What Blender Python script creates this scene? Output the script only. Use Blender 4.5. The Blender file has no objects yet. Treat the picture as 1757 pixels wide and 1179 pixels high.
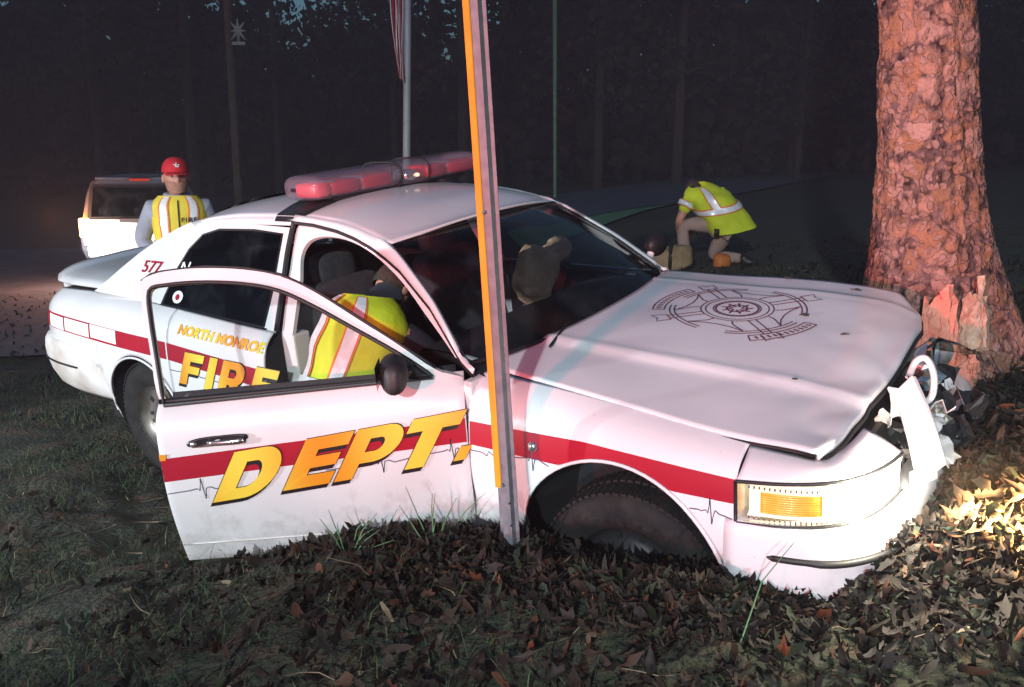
import bpy, math, random
import numpy as np
from mathutils import Vector, Matrix, noise
from mathutils.geometry import tessellate_polygon
R_ = math.radians
random.seed(7); rng = np.random.default_rng(7)
sc = bpy.context.scene
COL = sc.collection

# ------------------------------------------------------------------ camera
cam_d = bpy.data.cameras.new('camera'); cam = bpy.data.objects.new('camera', cam_d); COL.objects.link(cam)
cam.location = (0, 0, 1.65); cam.rotation_euler = (R_(90 - 11.7), 0, 0)
cam_d.sensor_width = 36; cam_d.lens = 36 * 1451.9 / 1757; cam_d.clip_end = 900
sc.camera = cam

# ------------------------------------------------------------------ world, lights, exposure
world = bpy.data.worlds.new('World'); sc.world = world; world.use_nodes = True
nt = world.node_tree; nt.nodes.clear()
sky = nt.nodes.new('ShaderNodeTexSky'); sky.sky_type = 'NISHITA'; sky.sun_disc = False
sky.sun_elevation = R_(4.0); sky.sun_rotation = R_(180)
sky.air_density = 1.3; sky.ozone_density = 4.0
bg = nt.nodes.new('ShaderNodeBackground'); bg.inputs['Strength'].default_value = 0.15
wo = nt.nodes.new('ShaderNodeOutputWorld')
nt.links.new(sky.outputs[0], bg.inputs[0]); nt.links.new(bg.outputs[0], wo.inputs[0])
sun_d = bpy.data.lights.new('dusk_sun', 'SUN'); sun_d.energy = 0.10; sun_d.angle = R_(25); sun_d.color = (1.0, .93, .86)
sun = bpy.data.objects.new('dusk_sun', sun_d); COL.objects.link(sun); sun.rotation_euler = (R_(62), 0, R_(-8))

def spot(name, loc, aim, watts, color, size_deg, blend=.3, radius=.09):
    d = bpy.data.lights.new(name, 'SPOT'); d.energy = watts; d.color = color; d.spot_size = R_(size_deg); d.spot_blend = blend
    d.shadow_soft_size = radius
    o = bpy.data.objects.new(name, d); COL.objects.link(o); o.location = loc
    o.rotation_euler = (Vector(aim) - Vector(loc)).to_track_quat('-Z', 'Y').to_euler()
    return o
# emergency vehicles parked behind and to the left of the photographer: low beam headlights and a red beacon
spot('truck_headlight', (-6.6, 1.2, .95), (-2.0, 4.6, .75), 1500, (.96, .97, 1.0), 50, .3, .10)
spot('truck_headlight', (-2.6, -6.5, .80), (.95, 3.2, .02), 1700, (.66, .90, 1.0), 15, .45, .12)
spot('truck_beacon', (-4.2, -4.2, 1.6), (1.1, 4.0, 3.4), 3200, (1.0, .11, .13), 46, .7, .20)
spot('added_high_fill', (-4.5, -15.0, 6.6), (.8, 6.0, 1.0), 13500, (.82, .92, .97), 40, .8, .25)  # added high lamp with no known source; brightens hood, roof and kneeler
sc.view_settings.view_transform = 'Standard'; sc.view_settings.look = 'None'
sc.view_settings.exposure = 0; sc.view_settings.gamma = 1; sc.view_settings.use_curve_mapping = False
try:
    sc.cycles.max_bounces = 6; sc.cycles.transparent_max_bounces = 16; sc.cycles.sample_clamp_indirect = 4
    sc.cycles.caustics_reflective = False; sc.cycles.caustics_refractive = False
except Exception: pass

# ------------------------------------------------------------------ materials
def mat(name, col, rough=.5, metal=0, var=None, vscale=8, bump=0, bscale=40, coat=0, emit=None, estr=0, spec=.5, alpha=1, detail=4):
    m = bpy.data.materials.new(name); m.use_nodes = True; n = m.node_tree; b = n.nodes['Principled BSDF']
    b.inputs['Base Color'].default_value = (*col, 1); b.inputs['Roughness'].default_value = rough
    b.inputs['Metallic'].default_value = metal; b.inputs['Coat Weight'].default_value = coat
    b.inputs['Coat Roughness'].default_value = .08
    b.inputs['Specular IOR Level'].default_value = spec; b.inputs['Alpha'].default_value = alpha
    tc = n.nodes.new('ShaderNodeTexCoord')
    if var is not None:
        nz = n.nodes.new('ShaderNodeTexNoise'); nz.inputs['Scale'].default_value = vscale; nz.inputs['Detail'].default_value = detail
        cr = n.nodes.new('ShaderNodeValToRGB'); cr.color_ramp.elements[0].position = .35; cr.color_ramp.elements[1].position = .7
        cr.color_ramp.elements[0].color = (*col, 1); cr.color_ramp.elements[1].color = (*var, 1)
        n.links.new(tc.outputs['Object'], nz.inputs['Vector']); n.links.new(nz.outputs[0], cr.inputs[0]); n.links.new(cr.outputs[0], b.inputs['Base Color'])
    if bump:
        nb = n.nodes.new('ShaderNodeTexNoise'); nb.inputs['Scale'].default_value = bscale; nb.inputs['Detail'].default_value = 5
        bp = n.nodes.new('ShaderNodeBump'); bp.inputs['Strength'].default_value = bump; bp.inputs['Distance'].default_value = .02
        n.links.new(tc.outputs['Object'], nb.inputs['Vector']); n.links.new(nb.outputs[0], bp.inputs['Height']); n.links.new(bp.outputs[0], b.inputs['Normal'])
    if emit:
        b.inputs['Emission Color'].default_value = (*emit, 1); b.inputs['Emission Strength'].default_value = estr
    return m
def glass(name, tint, refl=1.0, rough=.03, f=1.45, refl_mottle=0.0):
    m = bpy.data.materials.new(name); m.use_nodes = True; n = m.node_tree; n.nodes.clear()
    o = n.nodes.new('ShaderNodeOutputMaterial'); t = n.nodes.new('ShaderNodeBsdfTransparent'); g = n.nodes.new('ShaderNodeBsdfGlossy')
    t.inputs[0].default_value = (*tint, 1); g.inputs['Roughness'].default_value = rough; g.inputs[0].default_value = (refl, refl, refl, 1)
    fr = n.nodes.new('ShaderNodeFresnel'); fr.inputs[0].default_value = f; mx = n.nodes.new('ShaderNodeMixShader')
    n.links.new(fr.outputs[0], mx.inputs[0]); n.links.new(t.outputs[0], mx.inputs[1]); n.links.new(g.outputs[0], mx.inputs[2])
    last = mx
    if refl_mottle:
        d = n.nodes.new('ShaderNodeBsdfDiffuse'); d.inputs[0].default_value = (.35, .42, .45, 1)  # bluish mottle put into the glass colour for sky and branch reflections
        nz = n.nodes.new('ShaderNodeTexNoise'); nz.inputs['Scale'].default_value = 3.2; nz.inputs['Detail'].default_value = 7; nz.inputs['Distortion'].default_value = 1.2
        tc = n.nodes.new('ShaderNodeTexCoord'); mp = n.nodes.new('ShaderNodeMapRange'); mp.inputs[1].default_value = .48; mp.inputs[2].default_value = .8
        mp.inputs[4].default_value = refl_mottle; m2 = n.nodes.new('ShaderNodeMixShader')
        n.links.new(tc.outputs['Object'], nz.inputs['Vector']); n.links.new(nz.outputs[0], mp.inputs[0]); n.links.new(mp.outputs[0], m2.inputs[0])
        n.links.new(mx.outputs[0], m2.inputs[1]); n.links.new(d.outputs[0], m2.inputs[2]); last = m2
    n.links.new(last.outputs[0], o.inputs[0]); return m

M = {}
HAZE = .0044
M['paint'] = mat('white_car_paint', (.80, .79, .80), .30, 0, (.70, .69, .70), 2.2, 0, 40, .6)
def muddy(m, zlo=.24, zhi=.62, col=(.16, .10, .065), amt=.35):
    n = m.node_tree; b = n.nodes['Principled BSDF']; src = b.inputs['Base Color'].links[0].from_socket
    tc = n.nodes.new('ShaderNodeTexCoord'); sx = n.nodes.new('ShaderNodeSeparateXYZ'); n.links.new(tc.outputs['Object'], sx.inputs[0])
    mr = n.nodes.new('ShaderNodeMapRange'); mr.inputs[1].default_value = zlo; mr.inputs[2].default_value = zhi; mr.inputs[3].default_value = .34; mr.inputs[4].default_value = -.10; n.links.new(sx.outputs[2], mr.inputs[0])
    nz = n.nodes.new('ShaderNodeTexNoise'); nz.inputs['Scale'].default_value = 9; nz.inputs['Detail'].default_value = 9; nz.inputs['Roughness'].default_value = .72; n.links.new(tc.outputs['Object'], nz.inputs['Vector'])
    ad = n.nodes.new('ShaderNodeMath'); n.links.new(mr.outputs[0], ad.inputs[0]); n.links.new(nz.outputs[0], ad.inputs[1])
    th = n.nodes.new('ShaderNodeMapRange'); th.inputs[1].default_value = .60; th.inputs[2].default_value = .86; th.inputs[4].default_value = amt; n.links.new(ad.outputs[0], th.inputs[0])
    mx = n.nodes.new('ShaderNodeMix'); mx.data_type = 'RGBA'; n.links.new(th.outputs[0], mx.inputs[0]); n.links.new(src, mx.inputs[6]); mx.inputs[7].default_value = (*col, 1); n.links.new(mx.outputs[2], b.inputs['Base Color'])
    sp_ = n.nodes.new('ShaderNodeTexNoise'); sp_.inputs['Scale'].default_value = 140; sp_.inputs['Detail'].default_value = 2; n.links.new(tc.outputs['Object'], sp_.inputs['Vector'])
    t2 = n.nodes.new('ShaderNodeMapRange'); t2.inputs[1].default_value = .70; t2.inputs[2].default_value = .76; t2.inputs[4].default_value = .45; n.links.new(sp_.outputs[0], t2.inputs[0])
    m2 = n.nodes.new('ShaderNodeMix'); m2.data_type = 'RGBA'; n.links.new(t2.outputs[0], m2.inputs[0]); n.links.new(mx.outputs[2], m2.inputs[6]); m2.inputs[7].default_value = (*col, 1); n.links.new(m2.outputs[2], b.inputs['Base Color'])
    rr = n.nodes.new('ShaderNodeMapRange'); rr.inputs[3].default_value = b.inputs['Roughness'].default_value; rr.inputs[4].default_value = .85; n.links.new(th.outputs[0], rr.inputs[0]); n.links.new(rr.outputs[0], b.inputs['Roughness'])
muddy(M['paint'])
M['paint_dirty'] = mat('muddy_white_paint', (.76, .75, .74), .45, 0, (.50, .44, .38), 5, 0, 40, .1)
M['jamb'] = mat('door_jamb_paint', (.74, .70, .70), .5)
M['black'] = mat('black_rubber', (.012, .012, .013), .55)
M['plastic'] = mat('black_plastic', (.02, .02, .022), .35)
M['tyre'] = mat('tyre_rubber', (.014, .014, .016), .8, 0, (.026, .024, .022), 14, .3, 60, spec=.2)
M['well'] = mat('wheel_well_liner', (.012, .013, .016), .85)
M['rim'] = mat('steel_rim', (.42, .40, .38), .4, .8, (.2, .17, .13), 9)
M['red'] = mat('red_stripe_vinyl', (.36, .005, .022), .5, 0, (.32, .004, .02), 5, spec=.3)
M['rim_shaded'] = mat('shaded_steel_rim', (.035, .035, .04), .5, .4)  # front wheel copy of the rim, wheel well shade put into its colour
M['vinyl_black'] = mat('black_vinyl', (.015, .01, .012), .4)
M['line'] = mat('dark_line_vinyl', (.08, .07, .12), .5)
M['crest'] = mat('maroon_crest_vinyl', (.13, .03, .06), .5)
M['interior'] = mat('dark_interior_trim', (.02, .02, .024), .7, 0, (.03, .03, .035), 9)
M['seat'] = mat('grey_seat_cloth', (.035, .033, .04), .9, 0, (.055, .05, .055), 30, .2, 120)
M['doortrim'] = mat('door_inner_trim', (.10, .09, .095), .7)
M['glass'] = glass('tinted_side_glass', (.34, .38, .42), .5, .02, 1.25)
M['glass_dark'] = glass('dark_rear_glass', (.10, .12, .15), .5, .03, 1.6, .05)
M['glass_clear'] = glass('door_glass', (.86, .90, .90), .9, .02, 1.4)
M['windshield'] = glass('windshield_glass', (.88, .90, .90), .55, .03, 1.34, .05)
M['lens'] = glass('headlight_lens', (.95, .95, .92), .7, .06, 1.12)
M['amber'] = mat('amber_reflector', (.80, .34, .03), .3, 0, (.90, .48, .08), 40, 0, 40, .3, (1, .50, .08), .25)
M['chrome'] = mat('headlight_reflector', (.85, .84, .80), .18, .9)
M['bulb'] = mat('lit_headlight_bulb', (1, 1, 1), .5, emit=(1, .93, .78), estr=14)
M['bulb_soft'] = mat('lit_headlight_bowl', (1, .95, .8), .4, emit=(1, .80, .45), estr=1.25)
M['bulb_dim'] = mat('glowing_reflector', (.9, .85, .7), .3, emit=(1, .86, .55), estr=.45)
M['redlens'] = glass('red_lens', (.85, .10, .14), 1, .08, 1.55)
M['clearlens'] = mat('clear_lens', (.34, .26, .33), .12, alpha=.38)
M['rotator'] = mat('red_rotator', (.55, .005, .015), .4, emit=(1, .02, .05), estr=.03)
M['rotator_hot'] = mat('red_rotator_lit', (.6, .003, .008), .3, emit=(1, .01, .02), estr=.25)
M['galv'] = mat('galvanised_steel', (.18, .19, .21), .55, .2, (.12, .13, .15), 25, .05, 80)
M['skin'] = mat('skin', (.56, .26, .18), .55, 0, (.44, .19, .13), 12)
M['hair'] = mat('dark_hair', (.03, .02, .015), .8, 0, (.06, .04, .03), 60, .5, 200)
M['grey_cloth'] = mat('grey_sweatshirt', (.36, .36, .42), .9, 0, (.28, .28, .34), 5, .4, 25)
M['lime'] = mat('lime_safety_cloth', (.66, .72, .02), .75, 0, (.55, .60, .02), 6, .3, 25)
M['yellow_vest'] = mat('yellow_safety_cloth', (.80, .62, .06), .75, 0, (.70, .50, .04), 6, .3, 25)
M['silver'] = mat('silver_reflective_tape', (.88, .85, .86), .35, .1, (.75, .70, .72), 30)
M['orange_tape'] = mat('orange_tape', (.80, .20, .03), .6)
M['khaki'] = mat('khaki_trousers', (.40, .27, .23), .9, 0, (.30, .20, .17), 5, .4, 22)
M['navy'] = mat('dark_trousers', (.02, .02, .03), .9)
M['boot'] = mat('black_leather', (.015, .013, .012), .5)
M['cap'] = mat('red_cap_cloth', (.55, .01, .02), .8, 0, (.45, .01, .02), 20, .2, 90)
M['white'] = mat('white_print', (.8, .8, .8), .6)
M['tan'] = mat('tan_canvas', (.36, .24, .13), .9, 0, (.24, .15, .08), 8, .6, 18)
M['airbag'] = mat('airbag_fabric', (.90, .62, .40), .85, 0, (.74, .48, .28), 8, 1.0, 14)
M['wood'] = mat('torn_fresh_wood', (.88, .34, .24), .8, 0, (.74, .24, .16), 18, .8, 40)
M['wood_pale'] = mat('pale_splinter_wood', (.72, .50, .38), .8, 0, (.50, .26, .16), 25, .8, 50)
M['suv'] = mat('suv_paint', (.78, .80, .84), .35, 0, (.70, .72, .76), 2, 0, 40, .4)
M['suv_shaded'] = mat('suv_shaded_paint', (.07, .09, .13), .3, .2)  # dark copy of the SUV paint; shade on the body is in the colour
M['tail'] = mat('lit_tail_lamp', (.8, .05, .01), .3, emit=(1, .42, .10), estr=22)
M['tail_dim'] = mat('dim_brake_lamp', (.4, .02, .01), .3, emit=(1, .08, .03), estr=.25)
M['reverse'] = mat('lit_reversing_lamp', (1, 1, 1), .3, emit=(1, .97, .92), estr=14)
M['asphalt'] = mat('asphalt', (.07, .072, .085), .85, 0, (.12, .122, .14), 3, .6, 50)
M['lawn'] = mat('lawn', (.09, .22, .10), .95, 0, (.13, .28, .12), 2, .8, 30)
M['bark'] = mat('forest_bark', (.045, .035, .03), .95, 0, (.07, .055, .045), 6, .8, 12)
M['foliage'] = mat('dark_forest_foliage', (.024, .023, .021), .95, 0, (.045, .034, .027), .5)
M['pole'] = mat('pole_paint', (.50, .50, .52), .6, .2, (.38, .38, .40), 4)
M['greenpole'] = mat('green_lit_pole', (.22, .34, .20), .7, 0, (.16, .24, .15), 4)  # green light falling on the pole is put into its colour
M['brownpole'] = mat('weathered_pole_wood', (.14, .10, .08), .9, 0, (.09, .065, .05), 5, .5, 30)
M['flagred'] = mat('flag_red_cloth', (.60, .03, .06), .85)
M['flagwhite'] = mat('flag_white_cloth', (.85, .80, .85), .85)
M['orange_box'] = mat('orange_plastic', (.60, .16, .03), .6, 0, (.45, .12, .02), 6)

def gold_mat():
    m = mat('gold_fade_vinyl', (.9, .5, .05), .42); n = m.node_tree; b = n.nodes['Principled BSDF']
    tc = n.nodes.new('ShaderNodeTexCoord'); w = n.nodes.new('ShaderNodeTexWave'); w.wave_type = 'BANDS'; w.bands_direction = 'X'
    w.inputs['Scale'].default_value = .62; w.inputs['Distortion'].default_value = .9; w.inputs['Detail'].default_value = 1
    cr = n.nodes.new('ShaderNodeValToRGB'); cr.color_ramp.elements[0].color = (.74, .27, .012, 1); cr.color_ramp.elements[1].color = (.86, .62, .06, 1)
    n.links.new(tc.outputs['Object'], w.inputs['Vector']); n.links.new(w.outputs['Fac'], cr.inputs[0]); n.links.new(cr.outputs[0], b.inputs['Base Color'])
    return m
M['gold'] = gold_mat()

def bark_mat():
    m = bpy.data.materials.new('lichen_bark'); m.use_nodes = True; n = m.node_tree; b = n.nodes['Principled BSDF']; b.inputs['Roughness'].default_value = .9
    b.inputs['Specular IOR Level'].default_value = .2
    tc = n.nodes.new('ShaderNodeTexCoord'); wn = n.nodes.new('ShaderNodeTexNoise'); wn.inputs['Scale'].default_value = 9; wn.inputs['Detail'].default_value = 5
    mx = n.nodes.new('ShaderNodeMix'); mx.data_type = 'VECTOR'; mx.inputs[0].default_value = .12
    n.links.new(tc.outputs['Object'], wn.inputs['Vector']); n.links.new(tc.outputs['Object'], mx.inputs[4]); n.links.new(wn.outputs['Color'], mx.inputs[5])
    def vor(scale, feat='F1'):
        v = n.nodes.new('ShaderNodeTexVoronoi'); v.feature = feat; v.inputs['Scale'].default_value = scale; n.links.new(mx.outputs[1], v.inputs['Vector']); return v
    v1 = vor(13); v2 = vor(34)
    # lichen plates: inside a cell radius, some cells only
    def lt(a, thr, soft=.06):
        r = n.nodes.new('ShaderNodeMapRange'); r.inputs[1].default_value = thr - soft; r.inputs[2].default_value = thr + soft
        r.inputs[3].default_value = 1; r.inputs[4].default_value = 0; n.links.new(a, r.inputs[0]); return r
    p1 = lt(v1.outputs['Distance'], .60, .13); p2 = lt(v2.outputs['Distance'], .54, .13)
    sep1 = n.nodes.new('ShaderNodeSeparateColor'); n.links.new(v1.outputs['Color'], sep1.inputs[0])
    sep2 = n.nodes.new('ShaderNodeSeparateColor'); n.links.new(v2.outputs['Color'], sep2.inputs[0])
    k1 = lt(sep1.outputs[0], .80, .02); k2 = lt(sep2.outputs[0], .62, .02)
    def mul(a, c):
        x = n.nodes.new('ShaderNodeMath'); x.operation = 'MULTIPLY'; n.links.new(a, x.inputs[0]); n.links.new(c, x.inputs[1]); return x
    m1 = mul(p1.outputs[0], k1.outputs[0]); m2 = mul(p2.outputs[0], k2.outputs[0])
    base = n.nodes.new('ShaderNodeValToRGB'); base.color_ramp.elements[0].color = (.035, .018, .018, 1); base.color_ramp.elements[1].color = (.24, .13, .12, 1)
    base.color_ramp.elements[0].position = .35; base.color_ramp.elements[1].position = .65
    n2 = n.nodes.new('ShaderNodeTexNoise'); n2.inputs['Scale'].default_value = 22; n2.inputs['Detail'].default_value = 8
    n.links.new(tc.outputs['Object'], n2.inputs['Vector']); n.links.new(n2.outputs[0], base.inputs[0])
    r1 = n.nodes.new('ShaderNodeValToRGB'); e = r1.color_ramp.elements
    e[0].color = (.27, .135, .08, 1); e[1].color = (.45, .25, .21, 1); x = e.new(.5); x.color = (.40, .17, .10, 1)
    n.links.new(sep1.outputs[1], r1.inputs[0])
    r2 = n.nodes.new('ShaderNodeValToRGB'); e = r2.color_ramp.elements; e[0].color = (.28, .14, .10, 1); e[1].color = (.40, .22, .19, 1)
    n.links.new(sep2.outputs[1], r2.inputs[0])
    def mixc(f, a, c):
        q = n.nodes.new('ShaderNodeMix'); q.data_type = 'RGBA'; n.links.new(f, q.inputs[0]); n.links.new(a, q.inputs[6]); n.links.new(c, q.inputs[7]); return q
    c1 = mixc(m1.outputs[0], base.outputs[0], r1.outputs[0]); c2 = mixc(m2.outputs[0], c1.outputs[2], r2.outputs[0])
    n3 = n.nodes.new('ShaderNodeTexNoise'); n3.inputs['Scale'].default_value = 70; n3.inputs['Detail'].default_value = 6; n.links.new(tc.outputs['Object'], n3.inputs['Vector'])
    mr = n.nodes.new('ShaderNodeMapRange'); mr.inputs[3].default_value = .62; mr.inputs[4].default_value = 1.25; n.links.new(n3.outputs[0], mr.inputs[0])
    vm = n.nodes.new('ShaderNodeVectorMath'); vm.operation = 'SCALE'; n.links.new(c2.outputs[2], vm.inputs[0]); n.links.new(mr.outputs[0], vm.inputs['Scale'])
    n.links.new(vm.outputs[0], b.inputs['Base Color'])
    add = n.nodes.new('ShaderNodeMath'); add.operation = 'ADD'; n.links.new(m1.outputs[0], add.inputs[0]); n.links.new(m2.outputs[0], add.inputs[1])
    add2 = n.nodes.new('ShaderNodeMath'); add2.operation = 'ADD'; n.links.new(add.outputs[0], add2.inputs[0]); n.links.new(n2.outputs[0], add2.inputs[1])
    add3 = n.nodes.new('ShaderNodeMath'); add3.operation = 'ADD'; n.links.new(add2.outputs[0], add3.inputs[0]); n.links.new(n3.outputs[0], add3.inputs[1])
    bp = n.nodes.new('ShaderNodeBump'); bp.inputs['Strength'].default_value = 1; bp.inputs['Distance'].default_value = .008
    n.links.new(add3.outputs[0], bp.inputs['Height']); n.links.new(bp.outputs[0], b.inputs['Normal'])
    return m
M['lichen_bark'] = bark_mat()

def attr_mat(name, rough=.8, bump=0, bs=60, transl=0):
    m = bpy.data.materials.new(name); m.use_nodes = True; n = m.node_tree; b = n.nodes['Principled BSDF']; b.inputs['Roughness'].default_value = rough
    b.inputs['Specular IOR Level'].default_value = .3
    a = n.nodes.new('ShaderNodeAttribute'); a.attribute_name = 'Col'; n.links.new(a.outputs['Color'], b.inputs['Base Color'])
    return m
M['leaf'] = attr_mat('fallen_leaves', .7)
M['grass'] = attr_mat('grass_blades', .75)

def ground_mat():
    m = mat('soil_and_litter', (.030, .026, .022), .95); n = m.node_tree; b = n.nodes['Principled BSDF']; tc = n.nodes.new('ShaderNodeTexCoord')
    a = n.nodes.new('ShaderNodeTexNoise'); a.inputs['Scale'].default_value = 7; a.inputs['Detail'].default_value = 8
    cr = n.nodes.new('ShaderNodeValToRGB'); e = cr.color_ramp.elements; e[0].position = .38; e[1].position = .66
    e[0].color = (.020, .024, .016, 1); e[1].color = (.075, .048, .032, 1); x = e.new(.52); x.color = (.035, .045, .026, 1)
    n.links.new(tc.outputs['Object'], a.inputs['Vector']); n.links.new(a.outputs[0], cr.inputs[0]); n.links.new(cr.outputs[0], b.inputs['Base Color'])
    a2 = n.nodes.new('ShaderNodeTexNoise'); a2.inputs['Scale'].default_value = 40; a2.inputs['Detail'].default_value = 8
    bp = n.nodes.new('ShaderNodeBump'); bp.inputs['Strength'].default_value = 1; bp.inputs['Distance'].default_value = .03
    n.links.new(tc.outputs['Object'], a2.inputs['Vector']); n.links.new(a2.outputs[0], bp.inputs['Height']); n.links.new(bp.outputs[0], b.inputs['Normal'])
    return m
M['ground'] = ground_mat()

# ------------------------------------------------------------------ mesh helpers
def mk(name, verts, faces, m, parent=None, smooth=True, thick=0, bevel=0, sub=0, offset=-1):
    me = bpy.data.meshes.new(name); me.from_pydata([tuple(map(float, v)) for v in verts], [], faces); me.update()
    if isinstance(m, str): m = M[m]
    if m: me.materials.append(m)
    if smooth: me.polygons.foreach_set('use_smooth', [True] * len(me.polygons))
    o = bpy.data.objects.new(name, me); COL.objects.link(o)
    if parent: o.parent = parent
    if thick: s = o.modifiers.new('s', 'SOLIDIFY'); s.thickness = thick; s.offset = offset
    if bevel: b = o.modifiers.new('b', 'BEVEL'); b.width = bevel; b.segments = 2; b.limit_method = 'ANGLE'
    if sub: u = o.modifiers.new('u', 'SUBSURF'); u.levels = sub; u.render_levels = sub
    return o
def gridf(rows, closed=False):
    v = [p for r in rows for p in r]; nc = len(rows[0]); f = []
    for i in range(len(rows) - 1):
        for j in range(nc if closed else nc - 1):
            k = (j + 1) % nc; f.append((i * nc + j, i * nc + k, (i + 1) * nc + k, (i + 1) * nc + j))
    return v, f
def grid(name, rows, m, parent=None, closed=False, **kw):
    v, f = gridf(rows, closed); return mk(name, v, f, m, parent, **kw)
class MB:
    def __init__(s): s.v = []; s.f = []
    def add(s, v, f):
        b = len(s.v); s.v += [tuple(p) for p in v]; s.f += [tuple(i + b for i in q) for q in f]; return s
    def box(s, c, d, rot=None):
        v = []
        for sx in (-1, 1):
            for sy in (-1, 1):
                for sz in (-1, 1):
                    p = Vector((sx * d[0] / 2, sy * d[1] / 2, sz * d[2] / 2))
                    if rot is not None: p = rot @ p
                    v.append(tuple(p + Vector(c)))
        return s.add(v, [(0, 1, 3, 2), (4, 6, 7, 5), (0, 4, 5, 1), (2, 3, 7, 6), (0, 2, 6, 4), (1, 5, 7, 3)])
    def tube(s, pts, r, n=8, cap=True):
        pts = [Vector(p) for p in pts]; rows = []
        rr = r if hasattr(r, '__len__') else [r] * len(pts)
        up = Vector((0, 0, 1))
        for i, p in enumerate(pts):
            d = (pts[min(i + 1, len(pts) - 1)] - pts[max(i - 1, 0)]).normalized()
            a = d.cross(up if abs(d.z) < .95 else Vector((1, 0, 0))).normalized(); b = d.cross(a)
            rows.append([tuple(p + rr[i] * (math.cos(t) * a + math.sin(t) * b)) for t in [2 * math.pi * k / n for k in range(n)]])
        v, f = gridf(rows, True)
        if cap: f = f + [tuple(range(n)), tuple(range(len(v) - n, len(v)))[::-1]]
        return s.add(v, f)
    def lathe(s, prof, c, axis='y', n=32):
        rows = []
        for (r, h) in prof:
            row = []
            for k in range(n):
                t = 2 * math.pi * k / n; a, b = r * math.cos(t), r * math.sin(t)
                row.append((c[0] + a, c[1] + h, c[2] + b) if axis == 'y' else (c[0] + a, c[1] + b, c[2] + h))
            rows.append(row)
        v, f = gridf(rows, True); return s.add(v, f)
    def build(s, name, m, parent=None, **kw): return mk(name, s.v, s.f, m, parent, **kw)
def tag(o, label=None, cat=None, group=None, kind=None):
    if label: o['label'] = label
    if cat: o['category'] = cat
    if group: o['group'] = group
    if kind: o['kind'] = kind
    return o
def empty(name, loc=(0, 0, 0), rz=0):
    o = bpy.data.objects.new(name, None); COL.objects.link(o); o.location = loc; o.rotation_euler = (0, 0, rz); return o
def resample(pts, n):
    P = np.array(pts, float); d = np.r_[0, np.cumsum(np.linalg.norm(np.diff(P, axis=0), axis=1))]
    t = np.linspace(0, d[-1], n); return np.stack([np.interp(t, d, P[:, k]) for k in range(P.shape[1])], 1)
def crom(pts, n=6):
    P = [np.array(p, float) for p in pts]; P = [2 * P[0] - P[1]] + P + [2 * P[-1] - P[-2]]; out = []
    for i in range(1, len(P) - 2):
        for k in range(n):
            t = k / n; a, b, c, d = P[i - 1], P[i], P[i + 1], P[i + 2]
            out.append(.5 * ((2 * b) + (-a + c) * t + (2 * a - 5 * b + 4 * c - d) * t * t + (-a + 3 * b - 3 * c + d) * t ** 3))
    out.append(P[-2]); return np.array(out)

# ------------------------------------------------------------------ terrain
GP = [(-1.6, 1.0, 0), (0, 1.0, .02), (1.6, 1.0, .12), (0, -4, 0), (-5, -3, 0), (5, -3, .2), (-1.26, 3.05, .07), (-.62, 2.98, .24), (-.03, 2.80, .32), (.35, 2.42, .34), (.68, 2.40, .35), (.85, 2.33, .27),
      (1.05, 2.25, .33), (1.35, 2.42, .50), (1.7, 2.9, .60), (2.0, 3.4, .64), (1.5, 1.6, .30), (2.2, 4.3, .68), (2.9, 4.2, .72), (3.4, 3.2, .72), (2.6, 2.4, .62), (2.4, 6.0, .72), (1.5, 7.2, .60), (3.4, 8.0, .70), (2.3, 9.4, .575), (4.5, 10, .66), (5, 5, .9),
      (.36, 2.95, .16), (1.35, 4.35, .12), (-1.98, 4.54, -.07), (-.86, 6.07, .13), (-.8, 3.9, -.02), (.2, 4.3, .05), (.3, 7.0, .45), (-2.3, 5.8, -.05), (-2.6, 3.6, -.02), (-2.2, 2.2, -.02), (-4, 6, -.1), (-6, 10, -.18), (-6, 14, -.22), (-12, 12, -.2),
      (0, 10, .40), (3, 13, .58), (2, 20, .6), (8, 20, .75), (-12, 24, -.2), (-2, 24, .3), (0, 45, .9), (-30, 45, .3), (30, 45, 2), (40, 10, 2.2), (-40, 10, -.5), (0, 120, 1.5), (-90, 110, 0), (90, 110, 3), (-90, -60, 0), (90, -60, 2)]
_P = np.array(GP, float)
def _k(r2): return np.where(r2 > 0, .5 * r2 * np.log(r2 + 1e-12), 0)
def _solve():
    X = _P[:, :2] / 4; n = len(X); d2 = ((X[:, None] - X[None]) ** 2).sum(-1)
    A = np.zeros((n + 3, n + 3)); A[:n, :n] = _k(d2) + 2e-3 * np.eye(n); A[:n, n] = 1; A[:n, n + 1:] = X; A[n, :n] = 1; A[n + 1:, :n] = X.T
    return X, np.linalg.solve(A, np.r_[_P[:, 2], 0, 0, 0])
_X, _w = _solve()
def gz(x, y):
    x = np.atleast_1d(np.asarray(x, float)); y = np.atleast_1d(np.asarray(y, float)); q = np.stack([x, y], 1) / 4; out = np.empty(len(q))
    for a in range(0, len(q), 20000):
        b = q[a:a + 20000]; d2 = ((b[:, None] - _X[None]) ** 2).sum(-1); out[a:a + 20000] = _k(d2) @ _w[:-3] + _w[-3] + b @ _w[-2:]
    return out
def gz1(x, y): return float(gz(x, y)[0])
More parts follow.
